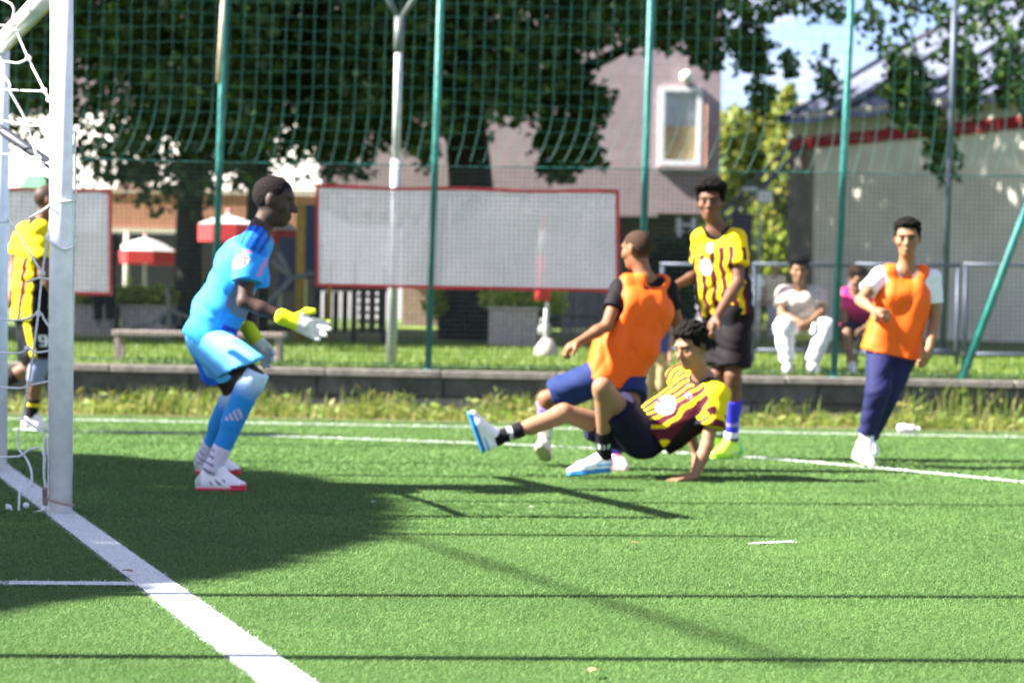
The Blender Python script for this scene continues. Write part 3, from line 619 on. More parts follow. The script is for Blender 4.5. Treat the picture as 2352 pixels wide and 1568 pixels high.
# ------------------------------------------------------------------ fence on the wall
fence = empty('ball_stop_fence', (0, FB + .17, .4), 'tall teal ball stop fence with ragged hanging net above fine wire mesh', 'fence')
YF = FB + .17
for (p, q) in (((519, -80), (489, 852)), ((1013, -40), (983, 856)), ((1496, -40), (1468, 864)), ((1957, -40), (1915, 872))):
    a = at(*q, YF); b = at(*p, YF); a[2] = .395; b = b + nrm(b - a) * .6
    po = MB().tube([a, a + (b - a) * .5, b], .031, 12).build('post', MT['green_post'], fence, smooth=True)
    MB().tube([a, a + A_(0, 0, .02)], .06, 12).build('foot_plate', MT['green_post'], po)
    MB().tube([b - nrm(b - a) * .02, b + nrm(b - a) * .03], .038, 12).build('cap', MT['green_post'], po)
    if q[0] == 489: MB().tube([at(518, -40, YF), at(504, 190, YF)], .0318, 12).build('bare_patch', MT['post_rust'], po, smooth=True)
a, b = at(2208, 876, YF - .02), at(2362, 460, YF - .02); a[2] = .395
MB().tube([a, a + (b - a) * .5, b + (b - a) * .6], .04, 12).build('brace', MT['green_post'], fence, smooth=True)
# lower wire mesh: straight wires, joined
mb = MB(); z0, z1 = .42, 2.20
for i in range(-124, 141): x = i * .042; mb.tube([A_(x, YF - .045, z0), A_(x, YF - .045, z1)], .0023, 3, False)
for j in range(int((z1 - z0) / .042) + 1): z = z0 + j * .042; mb.tube([A_(-5.2, YF - .049, z), A_(5.9, YF - .049, z)], .0023, 3, False)
tag(mb.build('wire_mesh', MT['wire'], fence), kind='stuff')
mb = MB()
for z in (.44, 2.19): mb.tube([A_(x, YF - .04, z + .006 * math.sin(x * 3)) for x in np.linspace(-5.2, 5.9, 30)], .004, 5)
mb.build('tension_wire', MT['green_post'], fence)
# hanging net: sagging cords and torn lower edge
mb = MB(); r = np.random.default_rng(3); G = .124
def nety(x, z): return YF - .08 + .02 * math.sin(x * 2.1 + z) + .012 * math.sin(x * 5 + z * 2)
for i in range(-42, 49):
    x0 = i * G; ph = r.uniform(0, 6); zz = 2.22 + .04 * math.sin(x0 * 1.7) + r.uniform(-.03, .03); pts = []
    for z in np.linspace(4.9, zz, 22):
        k = max(0, (2.75 - z)) / .5; x = x0 - .035 + (z - 3.5) * .018 + .003 * math.sin(z * 7 + ph) - .10 * k * k * (1 + .5 * math.sin(x0 * 1.3)); pts.append(A_(x, nety(x, z), z))
    if r.uniform() < .6: e = pts[-1]; pts += [e + A_(-.035, 0, -.012), e + A_(-.06, 0, .012)]
    mb.tube(pts, [.0013] * 18 + [.0020] * (len(pts) - 18), 4, False)
for j in range(21):
    z0 = 2.36 + j * G; pts = []
    for x in np.linspace(-5.3, 6.0, 120): z = z0 + .012 * math.sin(x * 2.3 + j) + .016 * math.sin(x * 2 * math.pi / (2 * G) + j * math.pi) * .35; pts.append(A_(x, nety(x, z), z))
    mb.tube(pts, .0010, 4, False)
tag(mb.build('hanging_net', MT['net'], fence), kind='stuff')

# banners tied behind the mesh
def banner(label, u0, v0, u1, v1, Y, seed, droop=0.0):
    a, b, c, d = at(u0, v0, Y), at(u1, v0 + (u1 - u0) * .0183, Y), at(u1, v1 + (u1 - u0) * .0183, Y), at(u0, v1, Y)
    root = empty('banner', (a + b + c + d) / 4 * A_(1, 1, 0) + A_(0, 0, d[2]), label, 'banner', 'white mesh banners with red borders')
    def P(p, q, off=0.0):
        w_ = (a * (1 - p) + b * p) * (1 - q) + (d * (1 - p) + c * p) * q
        return w_ + A_(0, -off + .006 * math.sin(p * 9 + seed) * (q + .3) + .002 * math.sin(p * 23 + q * 5), -droop * .02 * math.sin(p * math.pi) + .008 * math.sin(p * 14 + seed) * (1 - q))
    def grid(p0, p1, q0, q1, nu, nv, off, name, m):
        V = [P(p0 + (p1 - p0) * i / nu, q0 + (q1 - q0) * j / nv, off) for j in range(nv + 1) for i in range(nu + 1)]
        return link_mesh(name, V, np.array([(j * (nu + 1) + i, j * (nu + 1) + i + 1, (j + 1) * (nu + 1) + i + 1, (j + 1) * (nu + 1) + i) for j in range(nv) for i in range(nu)]), m, root, smooth=True)
    grid(0, 1, 0, 1, 50, 14, 0, 'cloth', MT['banner'])
    W_ = np.linalg.norm(b - a); H_ = np.linalg.norm(d - a); bw, bh = .029 / W_, .029 / H_
    for o_ in (.006, -.006):
        if o_ < 0: continue
        grid(0, 1, 0, bh, 50, 1, o_, 'border', MT['red']); grid(0, 1, 1 - bh, 1, 50, 1, o_, 'border', MT['red'])
        grid(0, bw, bh, 1 - bh, 2, 14, o_, 'border', MT['red']); grid(1 - bw, 1, bh, 1 - bh, 2, 14, o_, 'border', MT['red'])
    return root, P
bn, BP = banner('long white mesh banner with red border between goalkeeper and orange bib player', 725, 425, 1422, 658, YF - .012, 1)
banner('white mesh banner with red border partly behind the near goal post', -70, 430, 258, 673, YF - .012, 2)

# street pole behind the banner
pole = empty('grey_pole', at(898, 850, 20.62), 'pale galvanised pole with forked top rising behind the long banner', 'pole')
a = at(898, 852, 20.62); b = at(917, 70, 20.62)
MB().tube([a, a + (b - a) * .62], .046, 14).build('lower_tube', MT['galv'], pole, smooth=True)
MB().tube([a + (b - a) * .60, a + (b - a) * .99], .036, 14).build('upper_tube', MT['galv'], pole, smooth=True)
fk = MB().tube([b - A_(0, 0, .2), b + A_(0, 0, .12)], .046, 12).build('fork', MT['playgrey'], pole, smooth=True)
MB().tube([b + A_(0, 0, .08), b + A_(.16, 0, .34), b + A_(.3, 0, .75)], .026, 8).build('fork_arm', MT['playgrey'], fk, smooth=True)
MB().tube([b + A_(0, 0, .08), b + A_(-.13, 0, .34), b + A_(-.25, 0, .75)], .026, 8).build('fork_arm', MT['playgrey'], fk, smooth=True)
MB().tube([a - A_(0, 0, .02), a + A_(0, 0, .03)], .09, 14).build('foot_plate', MT['concrete'], pole)
p2 = empty('tent_prop', at(2165, 805, 25.5), 'thin dark blue grey prop pole standing in front of the tent wall', 'pole')
MB().tube([at(2165, 805, 25.5), at(2187, 211, 25.5), at(2194, -30, 25.5)], .037, 10).build('shaft', MT['rail'], p2, smooth=True)
MB().tube([at(2165, 808, 25.5), at(2165, 800, 25.5)], .09, 10).build('foot_plate', MT['rail'], p2)

# bench on the lawn edge
Yb = 20.75; bench = empty('bench', at(452, 848, Yb), 'weathered low grey bench standing behind the goalkeeper on the lawn edge', 'bench')
za = at(452, 770, Yb)[2]; zl = float(lz(Yb)); xa, xb = at(258, 765, Yb)[0], at(652, 765, Yb)[0]
for i in range(3): MB().box((xa, Yb + i * .115, za - .01), (xb, Yb + i * .115 + .105, za + .035), .008).build('seat_plank', MT['bench'], bench)
for u in (268, 637):
    for y in (Yb + .01, Yb + .27):
        x = at(u, 800, Yb)[0]; MB().box((x - .026, y, zl - .04), (x + .026, y + .055, za - .011), .006).build('leg', MT['bench'], bench)
    MB().box((x - .02, Yb + .066, za - .08), (x + .02, Yb + .269, za - .03)).build('stretcher', MT['bench'], bench)

# playground pieces behind the keeper
YQ = 26.5; play = empty('playground_tower', at(760, 775, YQ), 'dark timber playground tower with ochre posts and grey bent tubes', 'playground')
gz = float(lz(YQ))
def vpost(u, v0, w_, m, name, par, Y=YQ, lean=4):
    a = at(u, 770, Y); a[2] = gz - .02; b = at(u + lean, v0, Y); MB().tube([a, b], w_ / 2 / FV * Y, 8).build(name, m, par, smooth=True)
for u, v0 in ((688, 470), (755, 600), (812, 600), (880, 610)): vpost(u, v0, 22 if u == 688 else 11, MT['yellowpost'] if u < 800 else MT['playdark'], 'timber_post', play)
part('side_panel', MT['playblue'], play, 640, 545, 690, 668, YQ + .2, .06); part('side_panel', MT['playblue'], play, 697, 470, 730, 640, YQ + .2, .06)
part('floor_panel', MT['playdark'], play, 720, 655, 900, 668, YQ + .1, .9)
for i in range(5): part('step', MT['playdark'], play, 822, 676 + i * 19, 876, 684 + i * 19, YQ + .05, .12)
for i in range(8): part('slat', MT['playdark'], play, 722 + i * 21, 670, 722 + i * 21 + 14, 764, YQ + .5, .03)
for pts in ([(626, 598), (668, 640), (720, 626)], [(668, 640), (612, 706)], [(640, 578), (668, 640)]): MB().tube([at(u, v, YQ - .4) for u, v in pts], .032, 8).build('bent_tube', MT['playgrey'], play, smooth=True)
MB().tube([at(u, v, YQ - .1) for u, v in ((674, 432), (682, 416), (700, 409), (716, 414), (724, 430))], .016, 8).build('hoop', MT['galv'], play, smooth=True)
sl = empty('seesaw', at(380, 765, 25), 'grey tube seesaw with navy seat left of the slim tree trunk', 'seesaw')
MB().tube([at(u, v, 25) for u, v in ((300, 752), (352, 742), (384, 716), (388, 700), (384, 660))], .02, 8).build('tube', MT['playgrey'], sl, smooth=True)
MB().tube([at(u, v, 25) for u, v in ((388, 712), (460, 738), (520, 752))], .02, 8).build('tube', MT['playgrey'], sl, smooth=True)
bx(366, 716, 408, 748, 25.05, .3, None, .03).build('seat', MT['playblue'], sl)
MB().tube([at(388, 715, 25.02), A_(at(388, 715, 25)[0], 25.02, float(lz(25)))], .03, 8).build('stand', MT['playgrey'], sl)
sc = empty('slat_screen', at(1350, 775, 28), 'grey vertical slat screen below the right end of the long banner', 'screen')
for i in range(13): part('slat', MT['slat'], sc, 1290 + i * 10.5, 560, 1290 + i * 10.5 + 8.5, 772, 28 + (i % 3) * .02, .03)
part('cross_rail', MT['slat'], sc, 1288, 640, 1428, 650, 28.08, .05)
gr = empty('green_rail', at(1258, 775, 26.2), 'low dark green rail in front of the right planter', 'rail')
MB().tube([at(1266, 778, 26.2), at(1266, 726, 26.2), at(1370, 728, 26.2), at(1370, 778, 26.2)], .018, 6).build('tube', MT['wire'], gr)
MT['sack'] = mat('sack_cloth', (.26, .25, .24), .85, .15, 8)
bag = empty('white_sack', at(1252, 775, 24.2), 'small white sack standing under the folded parasol', 'sack')
MB().ball(at(1252, 757, 24.2), A_(.075, .06, .08), 12, 8).build('body', MT['sack'], bag, smooth=True); MB().tube([at(1247, 744, 24.2), at(1246, 730, 24.2)], [.035, .02], 8).build('neck', MT['sack'], bag, smooth=True)

# steel barrier and bench behind the seated boys
YR = 22.6; xs = [at(u, 700, YR)[0] for u in (1512, 1722, 1960, 2208, 2470)]
for i in range(4):
    x0_, x1_ = xs[i] + .012, xs[i + 1] - .012; zt = at((1512, 1722, 1960, 2208)[i], 606, YR)[2]; zr = float(lz(YR))
    br = empty('steel_barrier', ((x0_ + x1_) / 2, YR, zr), ['grey steel barrier panel behind the orange bib player with his back turned', 'grey steel barrier panel behind the boy sitting in white trousers', 'grey steel barrier panel behind the walking orange bib player', 'grey steel barrier panel nearest the slanting teal brace'][i], 'barrier', 'steel barrier panels in a row')
    MB().tube([A_(x0_, YR, zt), A_(x1_, YR, zt)], .017, 8).build('top_rail', MT['rail'], br, smooth=True)
    MB().tube([A_(x0_, YR, zr + .15), A_(x1_, YR, zr + .15)], .02, 8).build('bottom_rail', MT['rail'], br, smooth=True)
    for x in (x0_ + .025, x1_ - .025): MB().tube([A_(x, YR, zr - .02), A_(x, YR, zt - .02)], .022, 8).build('post', MT['rail'], br, smooth=True)
YS = 21.25; sb = empty('spectator_bench', at(1860, 800, YS), 'low dark bench carrying the two seated boys', 'bench')
zs = at(1850, 757, YS)[2]; xa, xb = at(1705, 750, YS)[0], at(2040, 750, YS)[0]; zl = float(lz(YS))
for i in range(3): MB().box((xa, YS + i * .13, zs - .03), (xb, YS + i * .13 + .115, zs), .006).build('seat_plank', MT['playdark'], sb)
for u in (1725, 1862, 2020):
    x = at(u, 780, YS)[0]; MB().box((x - .02, YS + .03, zl - .03), (x + .02, YS + .34, zs - .031), .004).build('leg', MT['rail'], sb)

# small far things beyond the barrier
ls = empty('white_lamp', at(1745, 760, 31), 'small white floodlight box on a thin pole beside the guy ropes', 'lamp')
p = at(1745, 470, 31); MB().tube([A_(p[0], 31, float(lz(31))), p], .018, 6).build('pole', MT['galv'], ls); bx(1740, 438, 1774, 466, 30.95, .12, None, .02).build('lamp_box', MT['winframe'], ls); bx(1706, 428, 1740, 441, 30.98, .1, None, .01).build('arm_box', MT['galv'], ls)
wf = empty('white_gate_frame', at(1575, 760, 33), 'small white frame with two uprights left of the standing yellow player', 'frame')
for u in (1553, 1588): part('upright', MT['winframe'], wf, u, 500, u + 11, 548, 33, .05)
for v in (512, 530): part('crossbar', MT['winframe'], wf, 1564.5, v, 1587.5, v + 7, 33.01, .03)
for u in (1556, 1591): part('leg', MT['darkin'], wf, u, 548.5, u + 5, 745, 33.01, .03)
pb = empty('purple_hoarding', at(1710, 750, 34), 'dark purple hoarding panel beyond the barrier beside the standing yellow player', 'hoarding')
part('panel', mat('purple_panel', (.09, .065, .12), .8, .2, 4), pb, 1678, 490, 1728, 600, 34, .06)
for u in (1684, 1718): part('post', MT['darkin'], pb, u, 600.5, u + 5, 745, 34, .05)
mb = [ (1440, 1600, 560, 740, 31.5, 'dark green hedge behind the barrier between house and standing player', 120), (1640, 1830, 560, 735, 36, 'mid green hedge far behind the barrier left of the tent', 121)]
for (u0, u1, v0, v1, Y, lab, sd_) in mb:
    a, b = at(u0, v1, Y), at(u1, v0, Y); r = np.random.default_rng(sd_); n = 3000
    C = np.c_[r.uniform(a[0], b[0], n), r.uniform(Y, Y + 1, n), float(lz(Y)) + r.uniform(0, 1, n) ** .8 * (b[2] - float(lz(Y))) * (1 + .12 * np.sin(np.linspace(0, 40, n)))]
    V, F = leaf_mesh(C, .12, sd_); root = empty('hedge', ((a[0] + b[0]) / 2, Y + .5, float(lz(Y))), lab, 'hedge'); link_mesh('foliage', V, F, MT['leaf'] if sd_ == 120 else MT['shrub'], root)

# ------------------------------------------------------------------ goal
gy = float(GN[1]); FBs = gpt(-5, 1085); fy = float(FBs[1])
goal = empty('goal', (GN[0], GN[1], 0), 'white round tube football goal with loose knotted net at the left edge', 'goal')
n0 = A_(*GN, 0); n1 = at(142, -44, gy); f1 = at(1, 104, fy)
npost = MB().tube([n0 - A_(0, 0, .02), n0 + (n1 - n0) * .5, n1], .0475, 28).build('post', MT['goalwhite'], goal, smooth=True)
fpost = MB().tube([FBs - A_(0, 0, .02), (FBs + f1) / 2, f1], .0475, 24).build('post', MT['goalwhite'], goal, smooth=True)
MB().tube([f1 + nrm(f1 - n1) * .04, (f1 + n1) / 2, n1 + nrm(n1 - f1) * .04], .0475, 24).build('crossbar', MT['goalwhite'], goal, smooth=True)
dn_ = nrm(f1 - n1)
MB().tube([n1 + dn_ * .3 + A_(.020, -.0, -.0435), f1 - dn_ * .15 + A_(.020, 0, -.0435)], .008, 6).build('tape_strip', MT['goalmark'], goal)
MB().tube([at(126, 384, gy + .06), at(-10, 290, gy + .5), at(-260, 130, gy + 1.2)], .021, 10).build('back_stay', MT['steel_dark'], goal, smooth=True)
RC = [[(-230, -40), (8, 0), (31, 55), (63, 130), (101, 206), (113, 229)], [(-200, 40), (0, 168), (25, 214), (59, 277), (88, 365), (118, 374)], [(-240, 45), (0, 59), (31, 57)], [(-240, 120), (0, 141), (42, 145), (65, 134)],
      [(-240, 190), (0, 206), (101, 210)], [(-240, 250), (0, 277), (59, 288), (113, 288)], [(-240, 340), (25, 355), (59, 361), (88, 361)], [(60, 505), (92, 487), (118, 470), (140, 463), (168, 462)],
      [(120, 477), (97, 628), (88, 720), (78, 796), (63, 901), (52, 964)], [(-240, 480), (0, 510), (21, 508), (97, 628)], [(107, 538), (120, 540)], [(105, 548), (125, 562), (147, 573), (172, 565)], [(63, 649), (90, 638), (120, 643)],
      [(-240, 700), (21, 735), (88, 720), (101, 733), (118, 758)], [(-240, 790), (21, 811), (63, 800), (84, 809), (120, 804)], [(-240, 860), (19, 890), (67, 884), (120, 874)], [(50, 960), (76, 977), (101, 998), (105, 1031), (102, 1100), (108, 1150)],
      [(-240, 1176), (0, 1176), (76, 1178), (106, 1165)], [(-240, 1183), (0, 1182), (60, 1180), (108, 1168)], [(43, 986), (42, 1027), (60, 1052), (72, 1082), (73, 1117)], [(-200, 1060), (15, 1049), (45, 1047), (68, 1032), (93, 1027)], [(103, 1001), (101, 1092), (110, 1120)],
      [(116, 400), (114, 700), (112, 1000), (111, 1150)], [(172, 300), (174, 470), (170, 640), (167, 800), (166, 960), (165, 1090)], [(45, 1120), (43, 1178)], [(15, 1158), (28, 1172)]]
mb = MB()
def smooth_pl(P, n=5):
    return dense(P, n)
for i, c in enumerate(RC):
    P = smooth_pl([np.array(q, float) for q in c]); onpost = all(q[0] > 100 for q in c)
    w3 = [at(q[0], q[1], gy + (-.055 if 112 < q[0] < 168 and i in (7, 11) else (.01 if onpost else .05 + .5 * max(0, (110 - q[0])) / 350 + .03 * math.sin(q[1] * .02 + i)))) for q in P]
    mb.tube(w3, .0050 if i not in (22, 23) else .004, 6)
for q in ((31, 57), (65, 134), (101, 208), (113, 229), (59, 283), (88, 363), (118, 376), (88, 720), (63, 800), (97, 628), (110, 545), (103, 1040), (20, 1165), (60, 1160)): mb.ball(at(q[0], q[1], gy + .05 + .5 * max(0, 110 - q[0]) / 350), .014, 8, 6)
mb.build('net', MT['rope'], goal, smooth=True)
mb = MB()
for k in range(7): mb.tube([at(104 + 5 * math.cos(t * 6.3 + k), 1125 + k * 5 + 4 * math.sin(t * 6.3 + k), gy + .02) for t in np.linspace(0, 1, 9)], .005, 5)
mb.tube([n0 + A_(.052 * math.cos(t), .052 * math.sin(t), .05 - .012 * math.cos(t)) for t in np.linspace(0, 6.283, 20)], .005, 5)
mb.build('tie_knot', mat('dirty_cord', (.30, .24, .19), .9, .3, 20), goal)

# fence poles off to the left of the pitch (their shadows cross the grass)
bf = empty('goal_end_fence', (-4.9, 8.5, 0), 'tall thin poles with a top cable standing beside the round tree', 'fence')
tops = []
for (yy, h, lean) in ((6.05, 6.6, -.05), (7.16, 6.2, 0), (9.1, 4.75, 0), (10.66, 6.6, .01), (13.4, 6.4, 0), (15.2, 6.4, 0)):
    x = -4.6 - .236 * (yy - 9.1); y = yy - .14 * 4.6
    MB().tube([(x, y, -.02), (x, y + lean * h, h)], .034, 10).build('post', MT['green_post'], bf, smooth=True)
g0, g1 = gpt(950, 1240), gpt(1700, 1480); hc = 7.2; off = np.array(SUND) * (hc / SUND.z)
MB().tube([g0 + (g1 - g0) * t + off * 1.0 + A_(0, 0, 0) for t in np.linspace(-1.2, 1.15, 12)], .018, 6).build('cable', MT['steel_dark'], bf)

# litter on the pitch
lf = [('curled orange brown leaf lying on sunlit turf below the sliding player', 1454, 1259, .045), ('brown leaf at the very bottom edge of the pitch', 1361, 1558, .05), ('brown leaf lying against the goal line near the short tick', 293, 1326, .05), ('orange leaf in the shade between goal post and goalkeeper', 256, 1072, .045)]
for i, (lab, u, v, s) in enumerate(lf):
    c = gpt(u, v); c[2] = .02; s *= .5; a = i * 1.3; d = A_(math.cos(a), math.sin(a), 0); e = A_(-d[1], d[0], 0)
    V = [c - d * s, c - d * s * .3 + e * s * .5 + A_(0, 0, .004), c + d * s * .5 + e * s * .4 + A_(0, 0, .006), c + d * s, c + d * s * .5 - e * s * .4 + A_(0, 0, .003), c - d * s * .3 - e * s * .5 + A_(0, 0, .006), c + A_(0, 0, .008)]
    o = link_mesh('fallen_leaf', V, [(6, i_, (i_ + 1) % 6) for i_ in range(6)], MT['leafdry'], base=c); tag(o, lab, 'leaf', 'fallen leaves on the pitch')
for i, (lab, u, v) in enumerate((('small white paper scrap at the right rim of the round shadow', 859, 1166), ('white paper scrap left of the sliding player\'s shadow tip', 1222, 1178)  )):
    c = gpt(u, v); c[2] = .028; V = [c + A_(-.012, -.006, 0), c + A_(.010, -.007, .004), c + A_(.012, .008, .0), c + A_(-.009, .008, .005)]
    o = link_mesh('paper_scrap', V, [(0, 1, 2, 3)], MT['whitecloth'], base=c); tag(o, lab, 'scrap', 'white scraps on the pitch')
bt = empty('plastic_bottle', gpt(2082, 996), 'crumpled clear plastic bottle lying by the weeds at right', 'bottle')
c = gpt(2082, 996) + A_(0, 0, .04)
MB().tube([c + A_(-.075, 0, 0), c + A_(-.07, 0, 0), c + A_(-.02, 0, .004), c + A_(.03, 0, -.003), c + A_(.055, 0, .0), c + A_(.075, 0, 0), c + A_(.085, 0, 0)], [.01, .035, .038, .033, .036, .016, .013], 12).build('body', MT['plastic'], bt, smooth=True)
MB().tube([c + A_(.086, 0, 0), c + A_(.105, 0, 0)], .016, 10).build('cap', MT['winframe'], bt, smooth=True)

# ------------------------------------------------------------------ people: signed-distance bodies turned into one smooth mesh
def surface_nets(f, o, h):
    s = f < 0
    nx, ny, nz = f.shape
    c = np.zeros((nx - 1, ny - 1, nz - 1), np.int8); offs = [(i, j, k) for i in (0, 1) for j in (0, 1) for k in (0, 1)]
    for (i, j, k) in offs: c += s[i:nx - 1 + i, j:ny - 1 + j, k:nz - 1 + k]
    act = (c > 0) & (c < 8); I = np.argwhere(act); n = len(I)
    vid = np.full(act.shape, -1, np.int32); vid[act] = np.arange(n)
    val = {q: f[I[:, 0] + q[0], I[:, 1] + q[1], I[:, 2] + q[2]] for q in offs}
    sm = np.zeros((n, 3)); ct = np.zeros(n)
    for a in range(3):
        for q in offs:
            if q[a]: continue
            q2 = list(q); q2[a] = 1; q2 = tuple(q2); v0, v1 = val[q], val[q2]; cr = (v0 < 0) != (v1 < 0)
            t = np.where(cr, v0 / np.where(cr, v0 - v1, 1), 0)
            p = np.tile(np.array(q, float), (n, 1)); p[:, a] = t; sm += p * cr[:, None]; ct += cr
    V = o + h * (I + sm / ct[:, None]); Q = []
    for a in range(3):
        b, d = (a + 1) % 3, (a + 2) % 3
        sl0 = [slice(None)] * 3; sl1 = [slice(None)] * 3; sl0[a] = slice(0, -1); sl1[a] = slice(1, None)
        x = s[tuple(sl0)] != s[tuple(sl1)]; E = np.argwhere(x); sg = s[tuple(sl0)][x]
        ok = (E[:, b] > 0) & (E[:, d] > 0) & (E[:, b] < act.shape[b]) & (E[:, d] < act.shape[d]); E, sg = E[ok], sg[ok]
        def g(db, dd):
            e = E.copy(); e[:, b] -= db; e[:, d] -= dd; return vid[e[:, 0], e[:, 1], e[:, 2]]
        q = np.stack([g(1, 1), g(0, 1), g(0, 0), g(1, 0)], 1); q[~sg] = q[~sg][:, ::-1]; Q.append(q)
    return V, np.concatenate(Q)
class Prim:
    def __init__(s, lo, hi, fn): s.lo, s.hi, s.fn = np.asarray(lo, float), np.asarray(hi, float), fn
def rc(a, b, ra, rb=None):
    rb = ra if rb is None else rb; a = np.asarray(a, float); b = np.asarray(b, float); d = b - a; L2 = max(float(d @ d), 1e-9); m = max(ra, rb)
    def fn(X, Y, Z):
        t = np.clip(((X - a[0]) * d[0] + (Y - a[1]) * d[1] + (Z - a[2]) * d[2]) / L2, 0, 1)
        return np.sqrt((X - a[0] - t * d[0]) ** 2 + (Y - a[1] - t * d[1]) ** 2 + (Z - a[2] - t * d[2]) ** 2) - (ra + (rb - ra) * t)
    return Prim(np.minimum(a, b) - m, np.maximum(a, b) + m, fn)
def ell(c, ax, r):
    c = np.asarray(c, float); ax = np.asarray(ax, float); r = np.asarray(r, float); m = np.sqrt(((ax * r[:, None]) ** 2).sum(0))
    def fn(X, Y, Z):
        k0 = 0; k1 = 0
        for i in range(3):
            q = (X - c[0]) * ax[i, 0] + (Y - c[1]) * ax[i, 1] + (Z - c[2]) * ax[i, 2]; k0 = k0 + (q / r[i]) ** 2; k1 = k1 + (q / r[i] ** 2) ** 2
        k0 = np.sqrt(k0); return k0 * (k0 - 1) / np.maximum(np.sqrt(k1), 1e-6)
    return Prim(c - m, c + m, fn)
def cutp(p, c, n):
    """keep the side of prim p where (x-c).n < 0"""
    c = np.asarray(c, float); n = nrm(n); f0 = p.fn
    return Prim(p.lo, p.hi, lambda X, Y, Z: np.maximum(f0(X, Y, Z), (X - c[0]) * n[0] + (Y - c[1]) * n[1] + (Z - c[2]) * n[2]))
class Fld:
    def __init__(s, prims, h, pad=.05):
        s.h = h; s.o = np.min([p.lo for p in prims], 0) - pad; hi = np.max([p.hi for p in prims], 0) + pad
        s.n = np.ceil((hi - s.o) / h).astype(int) + 1; s.f = np.full(s.n, .5, np.float32)
        s.ax = [s.o[i] + h * np.arange(s.n[i]) for i in range(3)]
    def blk(s, p, pad):
        a = np.clip(np.floor((p.lo - pad - s.o) / s.h).astype(int), 0, s.n - 1); b = np.clip(np.ceil((p.hi + pad - s.o) / s.h).astype(int) + 1, 1, s.n)
        sl = tuple(slice(i, j) for i, j in zip(a, b))
        return sl, (s.ax[0][sl[0]][:, None, None].astype(np.float32), s.ax[1][sl[1]][None, :, None].astype(np.float32), s.ax[2][sl[2]][None, None, :].astype(np.float32))
    def add(s, p, k=.02):
        sl, g = s.blk(p, k + 2.5 * s.h); d = p.fn(*g).astype(np.float32); a = s.f[sl]
        if k > 0:
            hh = np.clip(.5 + .5 * (a - d) / k, 0, 1); s.f[sl] = a + (d - a) * hh - k * hh * (1 - hh)
        else: s.f[sl] = np.minimum(a, d)
        return s
    def sub(s, p, k=.01):
        sl, g = s.blk(p, k + 2.5 * s.h); d = -p.fn(*g).astype(np.float32); a = s.f[sl]
        hh = np.clip(.5 - .5 * (a - d) / max(k, 1e-4), 0, 1); s.f[sl] = a + (d - a) * hh + k * hh * (1 - hh); return s
    def G(s): return s.ax[0][:, None, None], s.ax[1][None, :, None], s.ax[2][None, None, :]
    def cut(s, c, n):
        X, Y, Z = s.G(); n = nrm(n); s.f = np.maximum(s.f, ((X - c[0]) * n[0] + (Y - c[1]) * n[1] + (Z - c[2]) * n[2]).astype(np.float32)); return s
    def wrinkle(s, amp, seed, up, freq=65, tight=.35):
        """long soft creases whose crests run across direction up, fading in and out over the cloth"""
        r = np.random.default_rng(seed); X, Y, Z = s.G(); up = nrm(up); w = 0
        for i in range(3):
            d = nrm(up + r.normal(0, tight, 3)) * freq * (.6, .95, 1.5)[i] * r.uniform(.9, 1.1); e = r.normal(0, 1, 3) * 9; g = r.normal(0, 1, 3) * 8
            ph = X * d[0] + Y * d[1] + Z * d[2] + r.uniform(0, 6) + 1.6 * np.sin(X * e[0] + Y * e[1] + Z * e[2] + r.uniform(0, 6))
            env = np.clip(.55 + .75 * np.sin(X * g[0] + Y * g[1] + Z * g[2] + r.uniform(0, 6)), 0, 1.2)
            w = w + (1.1, .9, .5)[i] * env * (1 - 2 * np.abs(np.sin(ph * .5)) ** .8)
        s.f = s.f + (amp * .8 * w).astype(np.float32); return s
    def mesh(s): return surface_nets(s.f, s.o, s.h)

def frame(up, right):
    up = nrm(up); right = nrm(np.asarray(right, float) - up * np.dot(right, up)); return right, np.cross(up, right), up      # right, forward, up
def hand(fl, w, d, n, S, curl=.5, spread=.16, k=.012, thumb=1, scale=1.0, glove=0.0):
    """palm and five bent fingers; d finger direction, n palm side, thumb=+-1 side along cross(d,n)"""
    d = nrm(d); n = nrm(np.asarray(n, float) - d * np.dot(n, d)); s_ = np.cross(d, n) * thumb; q = S * scale; g = glove
    P = []
    P.append(rc(w, w + d * .06 * q, .026 * q + g, .030 * q + g)); P.append(rc(w + d * .03 * q + s_ * .018 * q, w + d * .085 * q + s_ * .028 * q, .018 * q + g, .015 * q + g)); P.append(rc(w + d * .03 * q - s_ * .018 * q, w + d * .08 * q - s_ * .028 * q, .017 * q + g, .014 * q + g))
    for i, (o, L) in enumerate(((.030, .070), (.010, .080), (-.011, .074), (-.031, .056))):
        kn = w + d * (.088 - .004 * abs(i - 1)) * q + s_ * o * q; dd = nrm(d + s_ * spread * (o / .03) ); p = kn; r0 = (.0105 + g) * (1 if i < 3 else .9)
        for j in range(3):
            a = curl * (j + .55) ; c = dd * math.cos(a) + n * math.sin(a); e = p + c * L * q * (.45, .33, .24)[j]; P.append(rc(p, e, max(r0 * q, .007), max(r0 * .92 * q, .0065))); p = e; r0 *= .94
    t0 = w + d * .022 * q + s_ * .030 * q; t1 = t0 + (d * .55 + s_ * .7 + n * .25) * .042 * q; t2 = t1 + nrm(d * .85 + s_ * .25 + n * .35 * (1 + curl)) * .034 * q; P.append(rc(w + d * .01 * q, t0, .02 * q + g, .017 * q + g)); P.append(rc(t0, t1, .0155 * q + g, .0135 * q + g)); P.append(rc(t1, t2, .0125 * q + g, .0105 * q + g))
    for p in P: fl.append((p, k * .7))

